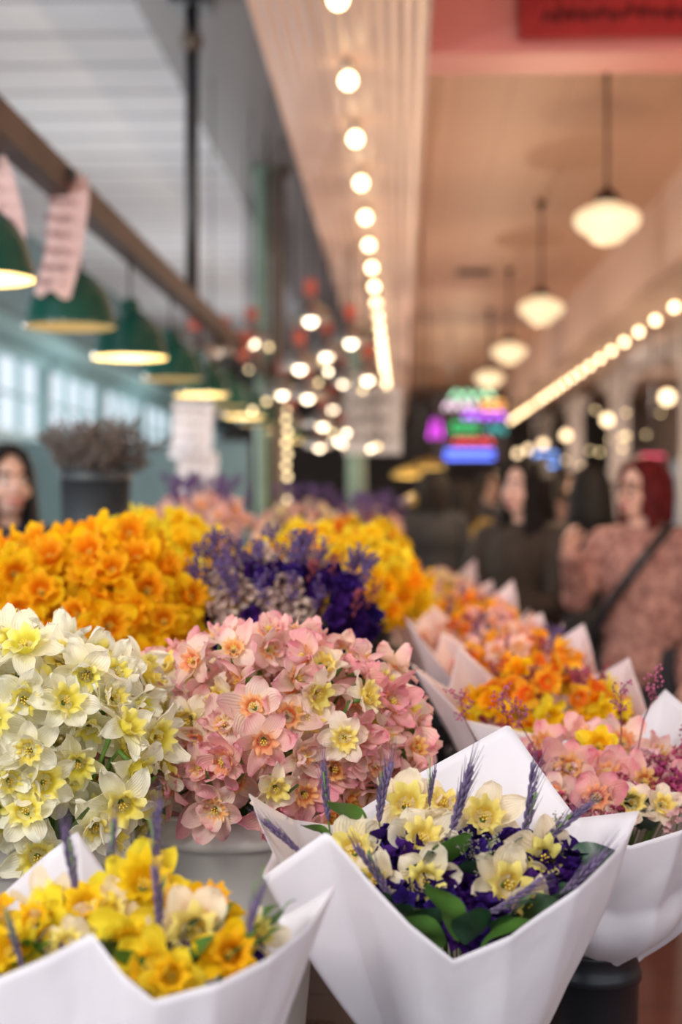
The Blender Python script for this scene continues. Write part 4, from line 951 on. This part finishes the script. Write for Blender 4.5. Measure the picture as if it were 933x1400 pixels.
def person(label, x, y, face, H, skin, hair, hairstyle, top, legs, armL=None, armR=None, turn=0, name='person', fat=1.0, glasses=False, shoes=(.03, .03, .03), group=None, pat=None, lean=0):
    k = H/1.64; t = thing(name, label, 'person', (x, y, 0), group, rz=math.radians(face)); t.scale = (k, k, k)
    sk = mat('skin', skin, .5, var=.06); hm = mat('hair', hair, .6, var=.5, nscale=30, bump=.6, bscale=60, spec=.15)
    tm = pat or mat('top cloth', top, .8, var=.2, nscale=20, bump=.4, bscale=30); lm = mat('trouser cloth', legs, .85, var=.15, bump=.3)
    HC = Vector((0, -.01, 1.42)); RT = Matrix.Rotation(math.radians(turn), 3, 'Z')
    def h(p): return HC+RT @ (Vector(p)-HC)
    b = MB()
    b.ell(h((0, .012, 1.555)), (.073, .090, .080), 12, 16, RT).ell(h((0, -.02, 1.515)), (.064, .072, .075), 12, 16, RT).ell(h((0, -.04, 1.462)), (.043, .048, .042), 10, 14, RT)
    b.limb([h((0, -.086, 1.535)), h((0, -.106, 1.505))], [.010, .014]); b.ell(h((0, -.076, 1.462)), (.03, .018, .018), 8, 10, RT)
    for s in (-1, 1): b.ell(h((s*.074, .005, 1.515)), (.01, .02, .03), 8, 10, RT).ell(h((s*.038, -.062, 1.498)), (.026, .022, .024), 8, 10, RT)
    b.limb([(0, .01, 1.32), (0, .005, 1.40), h((0, 0, 1.46))], [.058, .05, .052])
    b.ell((0, .0, 1.22), (.15*fat, .10*fat, .16)).ell((0, 0, 1.06), (.125*fat, .09*fat, .14)).ell((0, .01, .90), (.155*fat, .11*fat, .13))
    b.limb([(-.15, .01, 1.33), (0, .01, 1.35), (.15, .01, 1.33)], [.05, .06, .05])
    armL = armL or [(.17, .01, 1.32), (.225, .02, 1.06), (.22, -.05, .84)]; armR = armR or [(-.17, .01, 1.32), (-.225, .02, 1.06), (-.22, -.05, .84)]
    for a, s in ((armL, 1), (armR, -1)):
        b.limb(a, [.048, .038, .026]); d = Vector(a[2])-Vector(a[1]); hand(b, a[2], d, Vector((-s, -.4, .2)), s)
    for s in (-1, 1):
        b.limb([(s*.085, .01, .88), (s*.1, -.005, .48), (s*.1, .02, .09)], [.085, .055, .04]); b.limb([(s*.1, .03, .05), (s*.11, -.13, .035)], [.04, .03])
    fused('body', b, sk, t, .0075, 3)
    ew = mat('eye white', (.8, .78, .75), .3); pm = mat('pupil', (.02, .015, .01), .2)
    for s in (-1, 1):
        eo = MB().ell(h((s*.030, -.083, 1.530)), (.0135, .008, .0075), 8, 10, RT).build('eye', ew, t)
        MB().ell(h((s*.030, -.090, 1.530)), (.006, .004, .006), 6, 8, RT).build('pupil', pm, eo)
        MB().limb([h((s*.016, -.094, 1.552)), h((s*.032, -.094, 1.557)), h((s*.050, -.080, 1.552))], [.005, .005, .004], 6).build('eyebrow', hm, t)
    MB().limb([h((-.026, -.082, 1.474)), h((-.01, -.095, 1.468)), h((.01, -.095, 1.468)), h((.026, -.082, 1.474))], [.004, .008, .008, .004], 8).build('lips', mat('lips', (.5, .13, .12), .45), t)
    if glasses:
        g = MB()
        for s in (-1, 1): g.tube([h((s*.034+.027*math.cos(a), -.106, 1.528+.022*math.sin(a))) for a in [2*PI*i/16 for i in range(17)]], .0035, 6); g.tube([h((s*.06, -.1, 1.535)), h((s*.08, 0, 1.53))], .002, 6)
        g.tube([h((-.008, -.106, 1.533)), h((.008, -.106, 1.533))], .002, 6); g.build('glasses', M['bronze'], t)
    # hair: a cap over the skull plus many loose locks falling from a parting on the crown
    hb = MB(); hb.ell(h((0, .032, 1.566)), (.084, .092, .078), 12, 16, RT)
    low = {'bob': 1.415, 'long': 1.19, 'short': 1.49}[hairstyle]; rd = random.Random(int(abs(x)*1000)+7)
    for i in range(44 if hairstyle != 'short' else 26):
        an = math.radians(rd.uniform(-58, 238))       # 270 deg is the face direction (-Y)
        ca, sa = math.cos(an), math.sin(an)
        zl = low+rd.uniform(-.03, .03); fl = 1.0 if hairstyle != 'long' else 1.12
        rr = .012 if hairstyle != 'short' else .010
        pts = [h((.02*ca+.012, .02*sa+.0, 1.640)), h((.062*ca, .02+.066*sa, 1.622)), h((.088*ca, .022+.092*sa, 1.560)), h((.094*ca*fl, .02+.094*sa*fl, (1.56+zl)/2+.02)), h((.092*ca*fl+rd.uniform(-.012, .012), .015+.09*sa*fl, zl))]
        hb.limb(pts, [rr, rr*1.1, rr*1.2, rr*1.2, rr*.7], 6)
    for s, off in ((-1, .0), (1, .02)):                # swept fringe on both sides of the parting
        for q in range(4):
            hb.limb([h((.012, -.03, 1.640)), h((s*(.025+.008*q), -.066+.006*q, 1.618)), h((s*(.060+.004*q), -.058+.010*q, 1.580)), h((s*(.080+.002*q), -.030+.01*q, 1.52))], [.010, .011, .010, .008], 6)
    if hairstyle == 'bob': hb.ell(h((0, .055, 1.50)), (.082, .055, .08), 10, 14, RT)
    if hairstyle == 'long': hb.limb([h((0, .055, 1.54)), h((0, .075, 1.40)), h((0, .08, 1.24))], [.078, .08, .05])
    fused('hair', hb, hm, t, .0055, 1)
    j = MB(); j.ell((0, 0, 1.22), (.180*fat, .128*fat, .18)).ell((0, 0, 1.05), (.168*fat, .125*fat, .2)).ell((0, .01, .88), (.18*fat, .140*fat, .14))
    j.limb([(-.15, .01, 1.325), (0, .015, 1.345), (.15, .01, 1.325)], [.066, .072, .066])
    for a in (armL, armR):
        A, B, C = Vector(a[0]), Vector(a[1]), Vector(a[2]); j.limb([A, B, C], [.070, .058, .043])
    j.limb([(0, .025, 1.36), (0, .03, 1.395)], [.07, .066])
    fused('jacket', j, tm, t, .013, 4)
    tr = MB()
    for s in (-1, 1): tr.limb([(s*.085, .01, .88), (s*.1, -.005, .48), (s*.1, .02, .10)], [.105, .078, .06])
    tr.ell((0, .01, .86), (.17*fat, .13*fat, .11)); fused('trousers', tr, lm, t, .014, 3)
    sh = MB()
    for s in (-1, 1): sh.limb([(s*.1, .04, .052), (s*.11, -.14, .045)], [.052, .043])
    fused('shoes', sh, mat('shoe', shoes, .5), t, .01, 2)
    return t
def plaid():
    m, t, out = nt('pink brown plaid'); N = t.nodes; L = t.links; tc = N.new('ShaderNodeTexCoord')
    b = N.new('ShaderNodeBsdfPrincipled'); b.inputs['Roughness'].default_value = .85
    w1 = N.new('ShaderNodeTexVoronoi'); w1.inputs['Scale'].default_value = 34; w2 = N.new('ShaderNodeTexNoise'); w2.inputs['Scale'].default_value = 22
    for w in (w1, w2): L.new(tc.outputs['Object'], w.inputs['Vector'])
    a = N.new('ShaderNodeMath'); a.operation = 'MULTIPLY'; L.new(w1.outputs['Distance'], a.inputs[0]); L.new(w2.outputs['Fac'], a.inputs[1])
    r = N.new('ShaderNodeValToRGB'); r.color_ramp.elements[0].color = (.20, .075, .065, 1); r.color_ramp.elements[1].color = (.52, .27, .22, 1)
    r.color_ramp.elements[0].position = .06; r.color_ramp.elements[1].position = .36
    L.new(a.outputs[0], r.inputs['Fac']); L.new(r.outputs['Color'], b.inputs['Base Color']); L.new(b.outputs[0], out.inputs['Surface']); return m
ax_ = .90
person('woman with red bob hair, glasses and pinkish patterned jacket raising one hand', ax_, 5.35, -40, 1.64, (.85, .50, .38), (.11, .009, .010), 'bob', (.5, .2, .18), (.03, .03, .04),
       armR=[(-.17, .01, 1.32), (-.21, -.12, 1.12), (-.15, -.25, 1.29)], turn=-14, fat=.98, glasses=True, pat=plaid())
bag = thing('shoulder_bag', 'black crossbody bag worn by the woman in the pinkish jacket', 'bag', (ax_, 5.35, 0), rz=math.radians(-40))
MB().tube([(.12, .10, 1.37), (.13, -.03, 1.39), (.08, -.138, 1.27), (-.05, -.155, 1.1), (-.165, -.105, .95), (-.205, 0, .86)], .018, 8).tube([(.12, .10, 1.37), (.02, .155, 1.2), (-.14, .14, 1.0), (-.205, .02, .86)], .018, 8).build('strap', M['bbucket'], bag)
MB().ell((-.25, .0, .78), (.06, .13, .11), 12, 16).build('pouch', M['bbucket'], bag)
person('woman with long dark hair in a dark brown jacket facing the flowers', .50, 5.75, -36, 1.65, (.88, .52, .40), (.012, .008, .007), 'long', (.045, .030, .020), (.02, .02, .03),
       armL=[(.17, .01, 1.32), (.21, -.1, 1.08), (.08, -.28, 1.06)], armR=[(-.17, .01, 1.32), (-.22, -.1, 1.08), (-.1, -.29, 1.04)], turn=-12)
person('shopper with black hair and black coat between the two women', .91, 6.9, -170, 1.64, (.5, .3, .22), (.008, .007, .007), 'long', (.010, .009, .011), (.02, .02, .03))
person('vendor with dark hair and navy top behind the stall at left edge', -1.25, 4.45, 24, 1.66, (.70, .44, .35), (.010, .009, .011), 'long', (.015, .02, .045), (.02, .02, .03), turn=12)
person('far person with short dark hair behind the hanging white papers', -1.22, 8.6, 30, 1.74, (.5, .3, .22), (.015, .012, .012), 'short', (.05, .06, .09), (.02, .02, .03))
person('distant shopper in dim mustard top beyond the far flowers', .42, 9.6, 170, 1.60, (.5, .3, .2), (.02, .015, .012), 'long', (.26, .17, .03), (.02, .02, .03))
person('distant shopper in black coat beside the mustard top', .2, 9.0, 200, 1.66, (.5, .3, .2), (.02, .015, .012), 'bob', (.02, .02, .022), (.02, .02, .03))
person('distant shopper in grey coat farther down the aisle', .72, 11.5, 20, 1.70, (.5, .3, .2), (.03, .02, .012), 'short', (.05, .045, .05), (.02, .02, .03))
person('distant shopper in brown coat at the far end of the aisle', 1.5, 12.5, 0, 1.72, (.5, .3, .2), (.03, .02, .012), 'bob', (.10, .05, .04), (.02, .02, .03))

# ---------------------------------------------------------------- lights
W = bpy.data.worlds.new('world'); S.world = W; W.use_nodes = True
bgn = W.node_tree.nodes['Background']; bgn.inputs[0].default_value = (.82, .91, 1, 1); bgn.inputs[1].default_value = 1.1
def area(loc, tgt, size, e, col):
    l = bpy.data.lights.new('area_light', 'AREA'); l.shape = 'RECTANGLE'; l.size = size[0]; l.size_y = size[1]; l.energy = e; l.color = col
    o = bpy.data.objects.new('area_light', l); o.location = loc; o.rotation_euler = (Vector(tgt)-Vector(loc)).to_track_quat('-Z', 'Y').to_euler(); COL.objects.link(o)
area((-1.3, -.8, 3.1), (-.1, 1.9, 1.15), (1.3, .9), 68, (1, .945, .90))  # unseen key light added above and behind the camera, on the left
area((1.6, -.6, 2.6), (.2, 1.9, 1.1), (1.2, 1.2), 13, (1, .88, .82))  # weaker unseen fill added behind the camera on the right
add_point((1.3, 4.3, 2.95), 3.5, (1, .22, .16))  # unseen red point added to tint the beam and nearby ceiling
for y in (2.2, 6.5, 11, 16, 21): add_point((-2.5, y, 2.2), 86, (.96, .97, 1))  # unseen points added to brighten the left ceiling
for y in (3.5, 8, 12.5, 17, 22): add_point((3.7, y, 2.4), 36, (1, .80, .66))  # unseen warm points added to brighten the right wall and stalls
for y in (8.2, 12, 16, 20): add_point((-.15, y, 1.9), 15, (1, .74, .56))  # unseen warm points added to lift the soffit above the flowers
